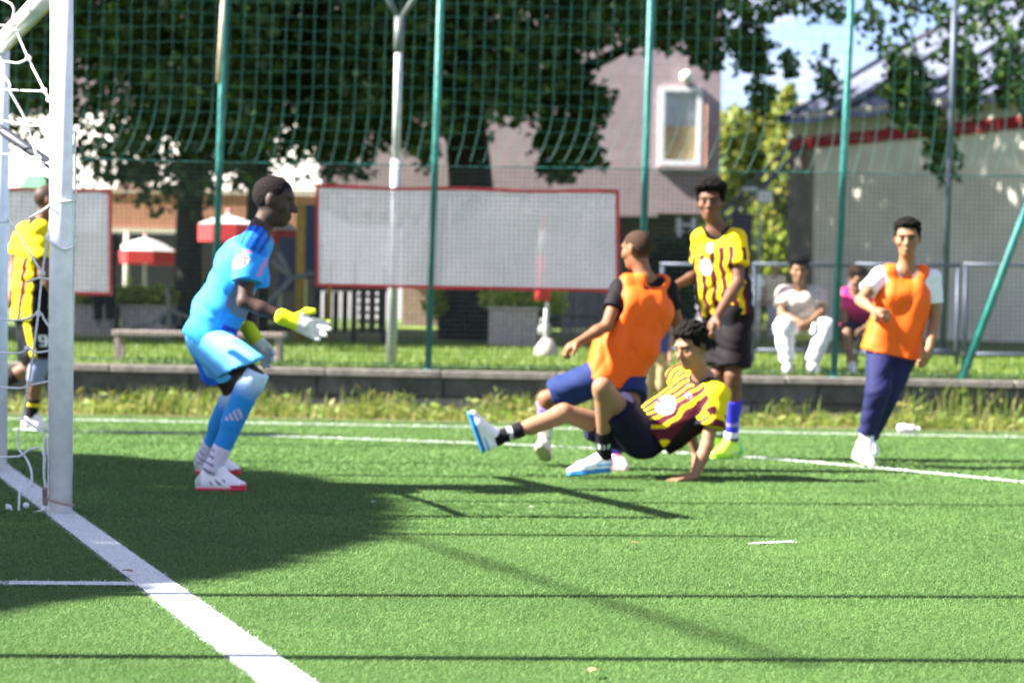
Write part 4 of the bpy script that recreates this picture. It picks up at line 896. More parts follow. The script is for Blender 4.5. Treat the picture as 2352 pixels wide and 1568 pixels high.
def person(spec):
    S = spec.get('S', 1.0); Y0 = spec['Y']; h = spec.get('h', .008); sd = spec.get('seed', 1)
    J = {k: at(v[0], v[1], Y0 + (v[2] if len(v) > 2 else 0)) for k, v in spec['J'].items()}
    for k in list(J):
        if k in spec.get('dz', {}): J[k] = J[k] + A_(0, 0, spec['dz'][k])
    base = J.get('base', (J['tR'] + J['tL']) / 2).copy(); base[2] = spec.get('z0', 0.0)
    R, Fw, U = frame(J['nek'] - J['pel'], J['sR'] - J['sL']); che = J['che']; pel = J['pel']
    Rp = nrm(J['hR'] - J['hL']); sk = np.array(spec['skin'])
    fd = nrm(spec['face']); hu = nrm(spec.get('hup', (0, 0, 1))); HR = nrm(np.cross(fd, hu)); HU = np.cross(HR, fd); HA = np.array([HR, fd, HU]); H = J['hed']; q = S * spec.get('hs', 1.0)
    bare = spec.get('bare_leg', True)
    P = []
    # torso
    for sg in (1, -1):
        P.append((rc(che + R * .068 * S * sg, (che * .4 + pel * .6) + R * .055 * S * sg, .098 * S, .088 * S), .04)); P.append((rc((che * .4 + pel * .6) + R * .055 * S * sg, pel + Rp * .07 * S * sg, .088 * S, .098 * S), .04))
        s_ = J['sR'] if sg > 0 else J['sL']; P.append((rc(che + R * .06 * S * sg + U * .06 * S, s_ - (s_ - J['nek']) * .12, .085 * S, .052 * S), .04)); P.append((rc(J['nek'] - U * .01, s_, .05 * S, .05 * S), .04))
    P.append((rc(J['nek'] - U * .03 * S, H - HU * .05 * q - fd * .012 * q, .056 * S, .052 * S), .025))
    for s in 'RL':
        a, e, w_ = J['s' + s], J['e' + s], J['w' + s]
        P.append((rc(a, e, .050 * S, .038 * S), .03)); P.append((rc(e, e + (w_ - e) * .35, .038 * S, .039 * S), .015)); P.append((rc(e + (w_ - e) * .35, w_, .039 * S, .026 * S), .015))
        b, kn, an = J['h' + s], J['k' + s], J['a' + s]
        P.append((rc(b, kn, .085 * S, .054 * S), .035)); kd = nrm(an - kn); bk = nrm((kn - b) * 0 + np.cross(kd, Rp)); bk = bk * (-1 if np.dot(bk, Fw) > 0 else 1)
        P.append((rc(kn, an, .050 * S, .034 * S), .02)); P.append((rc(kn + (an - kn) * .12 + bk * .012 * S, kn + (an - kn) * .5 + bk * .014 * S, .048 * S, .042 * S), .03)); P.append((rc(kn - bk * .012 * S, kn - bk * .014 * S + kd * .03, .044 * S), .02))
        heel, toe = J['l' + s], J['t' + s]; P.append((rc(an, heel + (an - heel) * .45 + (toe - heel) * .2, .034 * S, .03 * S), .02)); P.append((rc(an, heel + (toe - heel) * .7 + nrm(an - heel) * .03, .03 * S, .02 * S), .02))
        hs_ = spec['hand'].get(s)
        if hs_: hand(P, w_, hs_[0], hs_[1], S, hs_[2], spread=hs_[3] if len(hs_) > 3 else .12, thumb=hs_[4] if len(hs_) > 4 else (1 if s == 'L' else -1))
    # head
    def hp(x, y, z): return H + (HR * x + fd * y + HU * z) * q
    P.append((ell(hp(0, -.012, .028), HA, A_(.077, .098, .088) * q), .01)); P.append((ell(hp(0, .022, -.042), HA, A_(.058, .066, .070) * q), .03)); P.append((ell(hp(0, .060, -.088), HA, A_(.026, .026, .024) * q), .03))
    P.append((ell(hp(.046, .05, -.018), HA, A_(.026, .03, .024) * q), .02)); P.append((ell(hp(-.046, .05, -.018), HA, A_(.026, .03, .024) * q), .02)); P.append((ell(hp(0, .076, .034), HA, A_(.054, .018, .014) * q), .015))
    head_sub = [(ell(hp(.033, .094, .010), HA, A_(.021, .016, .014) * q), .012), (ell(hp(-.033, .094, .010), HA, A_(.021, .016, .014) * q), .012), (ell(hp(0, .101, -.058), HA, A_(.02, .006, .003) * q), .004)]
    head_add = [(ell(hp(.032, .076, .009), HA, A_(.014, .0125, .0115) * q), .004), (ell(hp(-.032, .076, .009), HA, A_(.014, .0125, .0115) * q), .004), (rc(hp(0, .084, .014), hp(0, .106, -.022), .009 * q, .015 * q), .01), (ell(hp(.012, .094, -.026), HA, A_(.011, .012, .009) * q), .006), (ell(hp(-.012, .094, -.026), HA, A_(.011, .012, .009) * q), .006),
                (ell(hp(0, .090, -.051), HA, A_(.023, .009, .006) * q), .006), (ell(hp(0, .089, -.065), HA, A_(.019, .009, .007) * q), .006)]
    for sg in (1, -1):
        head_add.append((ell(hp(.078 * sg, -.012, -.002), HA, A_(.011, .022, .034) * q), .006))
    fl = Fld([p for p, _ in P] + [p for p, _ in head_add], h)
    for p, k in P: fl.add(p, k * S)
    for p, k in head_sub: fl.sub(p, k * S)
    for p, k in head_add: fl.add(p, k * S)
    V, Q = fl.mesh()
    L_ = (V - H) @ HA.T / q; x, y, z = L_.T; C = np.tile(sk, (len(V), 1)); inh = (np.abs(z) < .14) & (np.abs(x) < .11) & (np.abs(y) < .13)
    def put(m, c, a=1.0):
        m = np.clip(m, 0, 1)[:, None] * a; C[:] = C * (1 - m) + np.array(c) * m
    put(inh * (np.exp(-((x / .022) ** 2 + ((z + .058) / .011) ** 2)) * (y > .07)), sk * A_(.92, .62, .58) + A_(.02, 0, 0), .7)
    put(inh * np.clip(1.3 * np.exp(-(((np.abs(x) - .034) / .020) ** 4 + ((z - .030 + np.abs(x) * .06) / .0065) ** 2)), 0, 1) * (y > .05), (.012, .009, .008), .9)
    put(inh * np.exp(-(((np.abs(x) - .032) / .015) ** 4 + ((z - .0095) / .008) ** 4)) * (y > .06), sk * .75 + A_(.02, .02, .02), .7); put(inh * np.exp(-(((np.abs(x) - .032) / .0085) ** 4 + ((z - .0095) / .0075) ** 4)) * (y > .06), (.012, .008, .006), 1.0)
    put(inh * np.exp(-(((np.abs(x) - .032) / .018) ** 4 + ((z - .018) / .004) ** 2)) * (y > .06), (.015, .01, .008), .8)
    if spec.get('hair') and not spec.get('buzz') and spec['hair'].get('lim', 0) > 0:
        hl_ = spec['hair']['lim'] + np.minimum(y - .05, 0) * 1.5 * (y < .03); put(inh * np.clip((z - np.maximum(hl_, -.062)) / .016 + .5, 0, 1) * (y < .085), spec['hair']['col'], .75)
    if spec.get('buzz'):
        m = (z * .84 - y * .35 + .0) ; lim = np.clip((m - .018) / .02, 0, 1) * ((z > -.055) & (y < .074)); back = np.clip((-y - .02) / .02, 0, 1) * (z > -.06); put(inh * np.maximum(lim, back * (np.abs(z) < .2)), spec['buzz'], .82)
    o = link_mesh('person', V, Q, MT['skin'], base=base, smooth=True, col=C); tag(o, spec['label'], 'person', spec.get('group'))
    T = dict(J=J, S=S, R=R, F=Fw, U=U, h=h, o=o, sd=sd, Rp=Rp, HA=HA, H=H, q=q, hp=hp, che=che, pel=pel)
    # hair
    hr = spec.get('hair')
    if hr:
        th, top, lim, cl, amp = hr['th'], hr.get('top', 0), hr.get('lim', .03), hr['col'], hr.get('amp', .003)
        pr = ell(hp(0, -.014, .030), HA, A_(.077, .098, .088) * q * (1 + (th + top) / .08)); f2 = Fld([pr], h * .7, .03)
        X, Y, Z = f2.G(); lx = ((X - H[0]) * HA[0, 0] + (Y - H[1]) * HA[0, 1] + (Z - H[2]) * HA[0, 2]) / q; ly = ((X - H[0]) * HA[1, 0] + (Y - H[1]) * HA[1, 1] + (Z - H[2]) * HA[1, 2]) / q; lz_ = ((X - H[0]) * HA[2, 0] + (Y - H[1]) * HA[2, 1] + (Z - H[2]) * HA[2, 2]) / q
        line = np.where(ly > .02, lim + (ly - .05) * hr.get('slope', .25), np.maximum(-.062, lim - .010 + (ly - .02) * 1.5)) + .003 * np.sin(lx * 130) + .003 * np.sin(lx * 61 + 1)
        line = np.where((np.abs(lx) > .058) & (ly > .005) & (ly < .045), np.minimum(line, .035 - (np.abs(lx) - .058) * 2), line)
        k = np.clip((lz_ - line) / hr.get('fade', .03), 0, 1); k = k * k * (3 - 2 * k); tp_ = np.clip((lz_ - .045) / .06, 0, 1)
        r3 = np.random.default_rng(sd + 3); nz_ = 0; fq = hr.get('freq', 160)
        for _ in range(5):
            d = nrm(r3.normal(0, 1, 3)) * fq * r3.uniform(.5, 1.3); nz_ = nz_ + np.sin(lx * d[0] + ly * d[1] + lz_ * d[2] + r3.uniform(0, 6) + 1.2 * np.sin((lx * d[1] + ly * d[2] + lz_ * d[0]) * .6))
        d0 = ell(hp(0, -.012, .028), HA, A_(.077, .098, .088) * q).fn(X, Y, Z)
        f2.f = (d0 - ((th + top * tp_ + amp * nz_ * .6) * k - .007 * (1 - k)) * q).astype(np.float32)
        v2, q2 = f2.mesh(); c2 = np.tile(np.array(cl), (len(v2), 1)); link_mesh('hair', v2, q2, MT['hair'], o, smooth=True, col=c2)
    return T
def lc(T, V):      # chest coordinates: right, up, forward (metres, unscaled)
    d = V - T['che']; return d @ T['R'] / T['S'], d @ T['U'] / T['S'], d @ T['F'] / T['S']
def armc(T, V, s): # distance along upper arm and which verts belong to that sleeve
    a, e = T['J']['s' + s], T['J']['e' + s]; d = nrm(e - a); t = (V - a) @ d; rad = np.linalg.norm(V - a - t[:, None] * d, axis=1); return t / np.linalg.norm(e - a), rad / T['S']
def shirt(T, colf, infl=.018, sleeve=.62, hem=-.02, name='shirt', flare=.02, wr=.004, armhole=False, collar=.070, scoop=None, hz=None, low=None, m='cloth', kd=None, extra=(), neck_drop=0.0, freq=70):
    J, S, R, U, F = T['J'], T['S'], T['R'], T['U'], T['F']; che, pel = T['che'], T['pel']; P = []; mid = che * .4 + pel * .6
    dn = nrm(pel - che); bot = pel + dn * (low if low is not None else .06) * S
    for sg in (1, -1):
        P.append((rc(che + R * .07 * S * sg, mid + R * .062 * S * sg, (.100 + infl) * S, (.096 + infl) * S), .05)); P.append((rc(mid + R * .062 * S * sg, bot + T['Rp'] * .075 * S * sg, (.096 + infl) * S, (.100 + infl + flare) * S), .05))
        s_ = J['sR'] if sg > 0 else J['sL']; e_ = J['eR'] if sg > 0 else J['eL']
        if not armhole:
            P.append((rc(che + R * .06 * S * sg + U * .05 * S, s_ - (s_ - J['nek']) * .08, (.088 + infl) * S, (.050 + infl * .7) * S), .04)); P.append((rc(J['nek'] - U * .02 * S, s_, (.046 + infl * .6) * S, (.050 + infl * .7) * S), .03))
            en = s_ + (e_ - s_) * (sleeve + .25); pr = cutp(rc(s_, en, (.054 + infl * .7) * S, (.060 + infl * 1.1) * S), s_ + (e_ - s_) * sleeve, e_ - s_); P.append((pr, .025))
        else:
            mid_s = J['nek'] + (s_ - J['nek']) * .66; P.append((rc(che + R * .055 * S * sg + U * .02 * S, mid_s - U * .012, (.088 + infl) * S, (.052 + infl * .4) * S), .04)); P.append((rc(J['nek'] - U * .03 * S, mid_s, (.046 + infl * .5) * S, (.050 + infl * .5) * S), .03))
    for p in extra: P.append(p)
    f = Fld([p for p, _ in P], T['h']); 
    for p, k in P: f.add(p, k * S)
    if armhole:
        for s in 'RL': f.sub(rc(J['s' + s] - (J['s' + s] - J['nek']) * .02, J['s' + s] + (J['e' + s] - J['s' + s]) * .3 - U * .03, .050 * S, .050 * S), .015)
    nk = J['nek']; f.sub(rc(nk - U * .0 * S + F * (.012 + neck_drop * .4) * S - U * neck_drop * S, nk + (T['H'] - nk) * .8 + F * .02, collar * S, collar * 1.05 * S), .008)
    for sc_ in (scoop or ()): f.sub(sc_, .012)
    f.wrinkle(wr, T['sd'], (U + R * .5 if kd is None else R * kd[0] + U * kd[1] + F * kd[2]), freq); f.cut(pel + dn * hem * S if hz is None else hz[0], dn if hz is None else hz[1])
    V, Q = f.mesh(); return link_mesh(name, V, Q, MT[m], T['o'], smooth=True, col=colf(T, V))
def shorts(T, colf, cutL=.75, cutR=.75, r0=.105, r1=.092, name='shorts', wr=.0035, top=.10, m='cloth', cR=None, cL=None):
    J, S = T['J'], T['S']; P = []; pel = T['pel']; dn = nrm(pel - T['che'])
    for s, c in (('R', cutR), ('L', cutL)):
        b, k = J['h' + s], J['k' + s]; P.append((cutp(rc(b, b + (k - b) * (c + .2), r0 * S, r1 * S), b + (k - b) * c, (k - b) if (cR if s == 'R' else cL) is None else (cR if s == 'R' else cL)), .03))
        P.append((rc(pel - dn * top * S + T['Rp'] * .06 * S * (1 if s == 'R' else -1), pel + T['Rp'] * .07 * S * (1 if s == 'R' else -1), .098 * S, .112 * S), .04))
    f = Fld([p for p, _ in P], T['h'])
    for p, k in P: f.add(p, k * S)
    f.wrinkle(wr, T['sd'] + 5, dn); V, Q = f.mesh(); return link_mesh(name, V, Q, MT[m], T['o'], smooth=True, col=colf(T, V))
def trousers(T, colf, r=(.108, .085, .062), name='trousers', wr=.005, cuff=.92, top=.10):
    J, S = T['J'], T['S']; P = []; pel = T['pel']; dn = nrm(pel - T['che'])
    for s in 'RL':
        b, k, a = J['h' + s], J['k' + s], J['a' + s]; sg = 1 if s == 'R' else -1
        P.append((rc(b, k, r[0] * S, r[1] * S), .03)); P.append((cutp(rc(k, a, r[1] * S, r[2] * S), k + (a - k) * cuff, a - k), .03)); P.append((rc(pel - dn * top * S + T['Rp'] * .06 * S * sg, pel + T['Rp'] * .06 * S * sg, .098 * S, .108 * S), .04))
    f = Fld([p for p, _ in P], T['h'])
    for p, k in P: f.add(p, k * S)
    f.wrinkle(wr, T['sd'] + 5, (0, 0, 1), 55); V, Q = f.mesh(); return link_mesh(name, V, Q, MT['cloth'], T['o'], smooth=True, col=colf(T, V))
def sock(T, s, t0, t1, colf, pad=.006, name='sock'):
    J, S = T['J'], T['S']; k, a = J['k' + s], J['a' + s]; kd = nrm(a - k); bk = np.cross(kd, T['Rp']); bk = bk * (-1 if np.dot(bk, T['F']) > 0 else 1)
    pr = [rc(k, a, (.050 + pad) * S, (.034 + pad) * S), rc(k + (a - k) * .12 + bk * .012 * S, k + (a - k) * .5 + bk * .014 * S, (.048 + pad) * S, (.042 + pad) * S), rc(a, a + kd * .05, (.034 + pad) * S), rc(k - bk * .012 * S - kd * .05 * S, k - bk * .014 * S + kd * .03, (.046 + pad) * S)]
    f = Fld(pr, T['h'] * .8)
    for p in pr: f.add(p, .02)
    f.cut(k + (a - k) * t0, k - a); f.cut(k + (a - k) * t1, a - k); V, Q = f.mesh()
    t = (V - k) @ (a - k) / ((a - k) @ (a - k)); return link_mesh(name, V, Q, MT['cloth'], T['o'], smooth=True, col=colf(t, V))
def shoe(T, s, up_col, sole_col, colf=None, collar=.0, name='boot', w=1.0):
    J, S = T['J'], T['S']; a, hl, to = J['a' + s], J['l' + s], J['t' + s]; fd = nrm(to - hl); L = np.linalg.norm(to - hl); up = a - hl; up = nrm(up - fd * np.dot(up, fd)); L = max(L, .16)
    ball_ = hl + fd * L * .66 + up * .036 * S; hp_ = hl + fd * .035 + up * .040 * S; tp_ = hl + fd * (L - .028 * S) + up * .027 * S; w_ = w * S
    pr = [rc(hp_, ball_, .038 * w_, .043 * w_), rc(ball_, tp_, .043 * w_, .028 * w_), rc(hp_, a + (hl - a) * .35, .036 * w_, .040 * w_), rc(a + fd * .012, ball_ + up * .004, .042 * w_, .034 * w_)]
    if collar: pr.append(rc(a, a + nrm(J['k' + s] - a) * collar, .044 * S, .046 * S))
    f = Fld(pr, T['h'] * .75)
    for p in pr: f.add(p, .022 * S)
    f.cut(hl + up * .010 * S, -up); V, Q = f.mesh(); C = np.tile(np.array(up_col), (len(V), 1))
    if colf: C = colf((V - hl) @ fd / L, (V - hl) @ up / S, (V - hl) @ np.cross(fd, up) / S, C)
    o = link_mesh(name, V, Q, MT['shoe'], T['o'], smooth=True, col=C)
    pr = [rc(hl + fd * .032 + up * .02 * S, hl + fd * L * .66 + up * .02 * S, .042 * w_, .047 * w_), rc(hl + fd * L * .66 + up * .02 * S, hl + fd * (L - .026 * S) + up * .022 * S, .047 * w_, .031 * w_)]
    f = Fld(pr, T['h'] * .75)
    for p in pr: f.add(p, .01)
    f.cut(hl + up * .016 * S, up); f.cut(hl + up * .0, -up); V, Q = f.mesh(); link_mesh('sole', V, Q, MT['shoe'], o, smooth=True, col=np.tile(np.array(sole_col), (len(V), 1)))
    return o
def solid(c): return lambda T, V: np.tile(np.array(c, float), (len(V), 1))
def mixc(C, m, c, a=1.0):
    m = np.clip(m, 0, 1)[:, None] * a; return C * (1 - m) + np.array(c, float) * m
YEL, MAR, BLK, WHT = (.68, .51, .010), (.075, .008, .018), (.006, .0055, .008), (.80, .80, .82)
def stripe_shirt(badge=None, stripe_top=.10, period=.074, ph=.0, wide=.42, extra=None):
    def f(T, V):
        x, z, y = lc(T, V); C = np.tile(np.array(YEL), (len(V), 1)); wob = .006 * np.sin(z * 30) + .004 * np.sin(z * 61 + 1)
        sd = np.abs(np.mod((x + wob) / period + ph, 1) - .5); m = (sd < wide / 2) & (z < stripe_top - .02 * np.sin(x * 20))
        for s in 'RL':
            t, rad = armc(T, V, s); arm = (t > .12) & (t < 1) & (rad < .085) & (np.abs(x) > .15); m = m & ~arm
            a, e = T['J']['s' + s], T['J']['e' + s]; d = nrm(e - a); out = nrm(T['R'] * (1 if s == 'R' else -1) + T['F'] * .75 - d * np.dot(T['R'] * (1 if s == 'R' else -1) + T['F'] * .75, d)); sid = np.cross(d, out)
            q = (V - a) - ((V - a) @ d)[:, None] * d; m = m | (arm & (np.abs(q @ sid - .0) < .016) & (q @ out > 0) & (t < .56) & (t > .26))
        C = mixc(C, m.astype(float), MAR); side = (np.abs(x) > .155) & (z < -.02) & (np.abs(y) < .06); C = mixc(C, side * 1.0, BLK)
        if badge:
            for (bx_, bz, rx, rz, col) in badge:
                mm = (((x - bx_) / rx) ** 2 + ((z - bz) / rz) ** 2 < 1) & (y > 0); C = mixc(C, mm * 1.0, col)
        nk = np.linalg.norm(V - T['J']['nek'], axis=1); C = mixc(C, ((nk < .104 * T['S']) & (z > .08)) * 1.0, BLK)
        return C
    return f

# ------------------------------------------------------------------ the cast
def depth_of(u, v, z=0.0): return float(gpt(u, v, z)[1])
def glove(T, s, d, n, sc, curl, spread, thumb, cuffdir, cols, name='glove'):
    w_ = T['J']['w' + s]; P = []; hand(P, w_, d, n, T['S'], curl, spread, thumb=thumb, scale=sc, glove=.004)
    P.append((rc(w_ - nrm(cuffdir) * .055, w_ + nrm(d) * .03, .043 * T['S'], .036 * T['S']), .012)); f = Fld([p for p, _ in P], .0055, .03)
    for p, k in P: f.add(p, k)
    V, Q = f.mesh(); t = (V - w_) @ nrm(d); nn = nrm(n); q = (V - w_) @ nn; th = (V - w_) @ np.cross(nrm(d), nn) * thumb
    C = np.tile(np.array(cols[0]), (len(V), 1)); C = mixc(C, ((t > .03) & ((q > -.012) | (t > .09)) & (th < .05)) * 1.0, cols[1]); return link_mesh(name, V, Q, MT['cloth'], T['o'], smooth=True, col=C)

# goalkeeper
Yk = depth_of(500, 1127)
kp = person(dict(Y=Yk, S=.95, seed=3, h=.008, hs=1.10, skin=(.058, .033, .026), label='goalkeeper in light blue kit and yellow white gloves crouching in front of the goal', face=(.96, .0, -.20), hup=(.18, 0, 1), buzz=(.012, .010, .012), hair=dict(th=.0015, top=.001, lim=.052, col=(.012, .009, .009), amp=.0006, freq=300, fade=.03), 
    J=dict(hed=(630, 462, .28), nek=(598, 526, .28), che=(556, 606, .28), pel=(478, 772, .34), sR=(578, 566, .10), sL=(590, 560, .46), eR=(561, 692, .02), wR=(672, 738, .0), eL=(575, 690, .55), wL=(584, 776, .50),
           hR=(484, 786, .26), hL=(478, 782, .44), kR=(582, 868, -.02), aR=(490, 1074, .02), lR=(450, 1127, .02), tR=(566, 1128, .0), kL=(540, 905, .52), aL=(470, 1052, .72), lL=(450, 1084, .74), tL=(552, 1090, .70)), hand={}))
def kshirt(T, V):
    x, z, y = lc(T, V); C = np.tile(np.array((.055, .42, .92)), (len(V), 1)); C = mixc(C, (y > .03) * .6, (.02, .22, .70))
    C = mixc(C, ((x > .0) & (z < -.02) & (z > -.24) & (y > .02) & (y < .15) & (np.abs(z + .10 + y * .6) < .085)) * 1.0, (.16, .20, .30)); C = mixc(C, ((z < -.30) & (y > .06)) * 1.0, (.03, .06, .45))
    J = T['J']; d = J['sR'] - J['nek']; L = np.linalg.norm(d); t = (V - J['nek']) @ nrm(d) / L
    top = (z > .10) & (x > .02); u_ = (V - J['sR']) @ nrm(T['F']); C = mixc(C, (top & (np.abs(V[:, 1] - J['sR'][1]) < .14) & (z > .11)) * 1.0, (.015, .18, .72))
    C = mixc(C, (top & (np.abs(np.mod(u_ / .034, 1) - .5) < .2) & (np.abs(u_) < .06) & (z > .12)) * 1.0, (.008, .06, .40))
    t, rad = armc(T, V, 'R'); a, e = J['sR'], J['eR']; q = (V - a); f_ = q @ T['F']; front = (V[:, 1] < a[1]) & (rad < .11)
    b = front & (((f_ + .012) / .036) ** 2 + ((t - .36) / .13) ** 2 < 1); C = mixc(C, b * 1.0, (.70, .66, .72)); s1 = b & ((np.abs(np.hypot((f_ + .024) / .011, (t - .36) / .07) - .8) < .3) | (np.abs((f_ - .004) - (t - .36) * .12) < .007) | ((np.abs(t - .30) < .025) & (f_ > -.006) & (f_ < .018))); C = mixc(C, s1 * 1.0, (.62, .10, .10))
    C = mixc(C, (front & (np.abs(t - .17) < .02) & (np.abs(f_ + .004) < .022)) * 1.0, (.7, .18, .2)); C = mixc(C, ((np.abs(u_ - .095) < .008) & (z > .02) & (z < .14) & (x > .02)) * 1.0, (.55, .2, .45)); return C
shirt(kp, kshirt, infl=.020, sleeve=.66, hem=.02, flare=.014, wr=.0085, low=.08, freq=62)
def kshort(T, V):
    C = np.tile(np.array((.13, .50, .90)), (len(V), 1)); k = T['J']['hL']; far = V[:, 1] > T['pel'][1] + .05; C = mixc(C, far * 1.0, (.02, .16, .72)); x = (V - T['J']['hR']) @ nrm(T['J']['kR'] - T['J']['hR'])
    C = mixc(C, ((np.abs(x - .16) < .018) & (np.abs(V[:, 2] - V[:, 2].mean() - .05) < .03)) * .8, (.40, .15, .30)); return C
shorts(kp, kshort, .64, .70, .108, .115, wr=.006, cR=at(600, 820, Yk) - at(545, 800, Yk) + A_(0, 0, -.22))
def ksock(t, V):
    g = np.clip(1 - t * 4.5, 0, 1); C = np.tile(np.array((.03, .26, .66)), (len(V), 1)); C = mixc(C, g, (.55, .72, .86)); c = at(540, 950, Yk); q = V - c; al = q[:, 0] * .35 - q[:, 2] * .93  # paler sock top: its sunlit part is put into the colour
    lg = (np.abs(q[:, 0]) < .04) & (np.abs(q[:, 2]) < .028) & (V[:, 1] < Yk + .3) & (np.mod((q[:, 0] + q[:, 2] * .45) / .026, 1) < .55) & (q[:, 2] < .002 + q[:, 0] * .6 + .012); return mixc(C, lg * 1.0, (.60, .50, .62))
for s in 'RL':
    sock(kp, s, -.08, .77, ksock, .010); sock(kp, s, .76, 1.06, lambda t, V: mixc(np.tile(np.array((.66, .63, .74)), (len(V), 1)), ((np.abs(np.mod(t * 14, 1) - .5) < .14) & (t > .82) & (V[:, 0] < V[:, 0].mean() - .008)) * 1.0, (.12, .10, .25)), .012, 'ankle_sock')
    def kb(x, y, z, C):
        C = mixc(C, ((x > .72) & (y < .028 + (x - .72) * .03)) * 1.0, (.62, .03, .08)); C = mixc(C, ((x > .30) & (x < .62) & (y > .03) & (y < .06) & (np.mod((x * 2.2 + y * 9), .34) < .12)) * 1.0, (.08, .03, .15)); return mixc(C, ((x < .12) & (y > .03)) * .7, (.25, .35, .2))
    shoe(kp, s, (.78, .76, .80), (.58, .03, .07), kb)
sock(kp, 'L', -.45, -.07, lambda t, V: np.tile(np.array(BLK), (len(V), 1)), .012, 'under_sleeve')
glove(kp, 'R', (.93, .0, -.28), (.15, -1, .1), 1.16, .16, .20, -1, (.9, 0, -.35), ((.72, .80, .02), (.74, .72, .66))); glove(kp, 'L', (.62, -.1, -.75), (-.4, -.9, 0), 1.08, .35, .12, 1, (.5, 0, -.8), ((.55, .62, .03), (.55, .56, .50)))

# sliding player
Ys = depth_of(1355, 1098)
sl_ = person(dict(Y=Ys, S=.92, seed=5, h=.0075, hs=1.06, skin=(.255, .135, .075), label='sliding player in yellow maroon striped shirt propped on one hand, leg stretched out', face=(-.72, -.62, -.30), hup=(.05, 0, 1),
    hair=dict(th=.010, top=.026, lim=.062, col=(.006, .005, .004), amp=.0045, freq=240),
    J=dict(hed=(1588, 798, .04), nek=(1622, 866, .10), che=(1588, 930, .12), pel=(1486, 1004, .14), sL=(1645, 908, .0), sR=(1560, 868, .32), eL=(1624, 1024, -.06), wL=(1594, 1094, -.10), eR=(1575, 960, .46), wR=(1600, 1040, .5),
           hL=(1470, 1008, .04), hR=(1462, 1000, .26), kL=(1384, 888, -.22), aL=(1388, 1050, .0), lL=(1403, 1084, .0), tL=(1303, 1094, -.06), kR=(1296, 948, .10), aR=(1142, 1006, .08), lR=(1106, 1040, .08), tR=(1072, 946, .02)),
    hand={'L': ((-.80, -.28, -.10), (0, .05, -1), .10, .22, -1 * 1), 'R': ((0, .2, -1), (-1, 0, 0), .4)}))
shirt(sl_, stripe_shirt(((-.02, -.10, .085, .062, (.78, .78, .80)), (.0, -.10, .018, .03, (.75, .60, .10)), (-.055, -.10, .016, .024, (.06, .05, .07)), (.045, -.11, .018, .022, (.06, .05, .07)), (-.095, .035, .03, .016, (.30, .28, .30)), (-.105, .035, .012, .012, BLK), (.0, .075, .018, .02, (.7, .12, .06))), period=.064, stripe_top=.125, ph=.2, wide=.66), infl=.030, sleeve=.64, hem=-.05, flare=.03, wr=.0068, low=.02, collar=.068, freq=60)
shorts(sl_, solid((.008, .006, .026)), .62, .60, .118, .112, wr=.006, top=.05)
for s in 'RL':
    sock(sl_, s, .62, 1.04, lambda t, V: mixc(np.tile(np.array(BLK), (len(V), 1)), ((np.abs(t - .80) < .035) & (np.mod(V[:, 0] * 40, 1) < .6)) * 1.0, (.5, .5, .5)), .008)
    shoe(sl_, s, (.78, .79, .82), (.02, .20, .50), lambda x, y, z, C: mixc(mixc(C, (y < .026) * 1.0, (.03, .22, .55)), ((x < .35) & (y > .04) & (y < .052)) * 1.0, (.05, .3, .65)))

# orange bib player seen from behind
Yo = depth_of(1412, 1080)
ob = person(dict(Y=Yo, S=.90, seed=8, h=.0075, hs=1.05, skin=(.215, .092, .045), label='player in orange bib over black shirt seen from behind while leaning to the right', face=(-.74, .66, -.16), hup=(.02, 0, 1), buzz=(.022, .014, .011), hair=dict(th=.001, top=.001, lim=.052, col=(.045, .026, .018), amp=.0006, freq=300, fade=.03), 
    J=dict(hed=(1463, 574, .10), nek=(1484, 638, .08), che=(1476, 706, .08), pel=(1418, 850, .10), sL=(1424, 664, .06), sR=(1532, 664, .14), eL=(1394, 748, -.06), wL=(1328, 786, -.12), eR=(1556, 742, .22), wR=(1566, 800, .20),
           hL=(1396, 856, .05), hR=(1444, 862, .14), kL=(1256, 916, .10), aL=(1252, 1012, .30), lL=(1254, 1060, .34), tL=(1240, 1028, .12), kR=(1450, 938, -.02), aR=(1408, 1046, .10), lR=(1396, 1078, .12), tR=(1440, 1084, -.04)),
    hand={'L': ((-.72, -.05, -.45), (.5, .3, -.75), 1.15, .02), 'R': ((.1, 0, -1), (-1, 0, .0), .6)}))
shirt(ob, solid((.008, .006, .009)), infl=.012, sleeve=.55, hem=-.05, flare=0, wr=.003, collar=.062)
def bibc(T, V):
    x, z, y = lc(T, V); C = np.tile(np.array((.95, .145, .010)), (len(V), 1)); return C
shirt(ob, bibc, kd=(1, .5, .2), infl=.034, hem=.10, flare=.018, wr=.009, armhole=True, low=.16, name='bib', m='vestcloth', collar=.05, freq=46, scoop=(rc(at(1512, 612, Yo - .12), at(1506, 640, Yo + .08), .062, .062), rc(at(1408, 676, Yo - .1), at(1418, 742, Yo + .05), .072, .05)))
shorts(ob, solid((.014, .028, .110)), .90, .70, .112, .106, wr=.006)
sock(ob, 'R', .05, 1.0, lambda t, V: np.tile(np.array((.10, .06, .50)), (len(V), 1)), .009); sock(ob, 'L', .10, .85, lambda t, V: mixc(np.tile(np.array((.22, .16, .55)), (len(V), 1)), (t > .5) * 1.0, (.70, .68, .70)), .009)
shoe(ob, 'L', (.62, .60, .56), (.30, .26, .22)); shoe(ob, 'R', (.45, .10, .14), (.30, .08, .12), lambda x, y, z, C: mixc(C, (x > .6) * 1.0, (.55, .45, .5)))

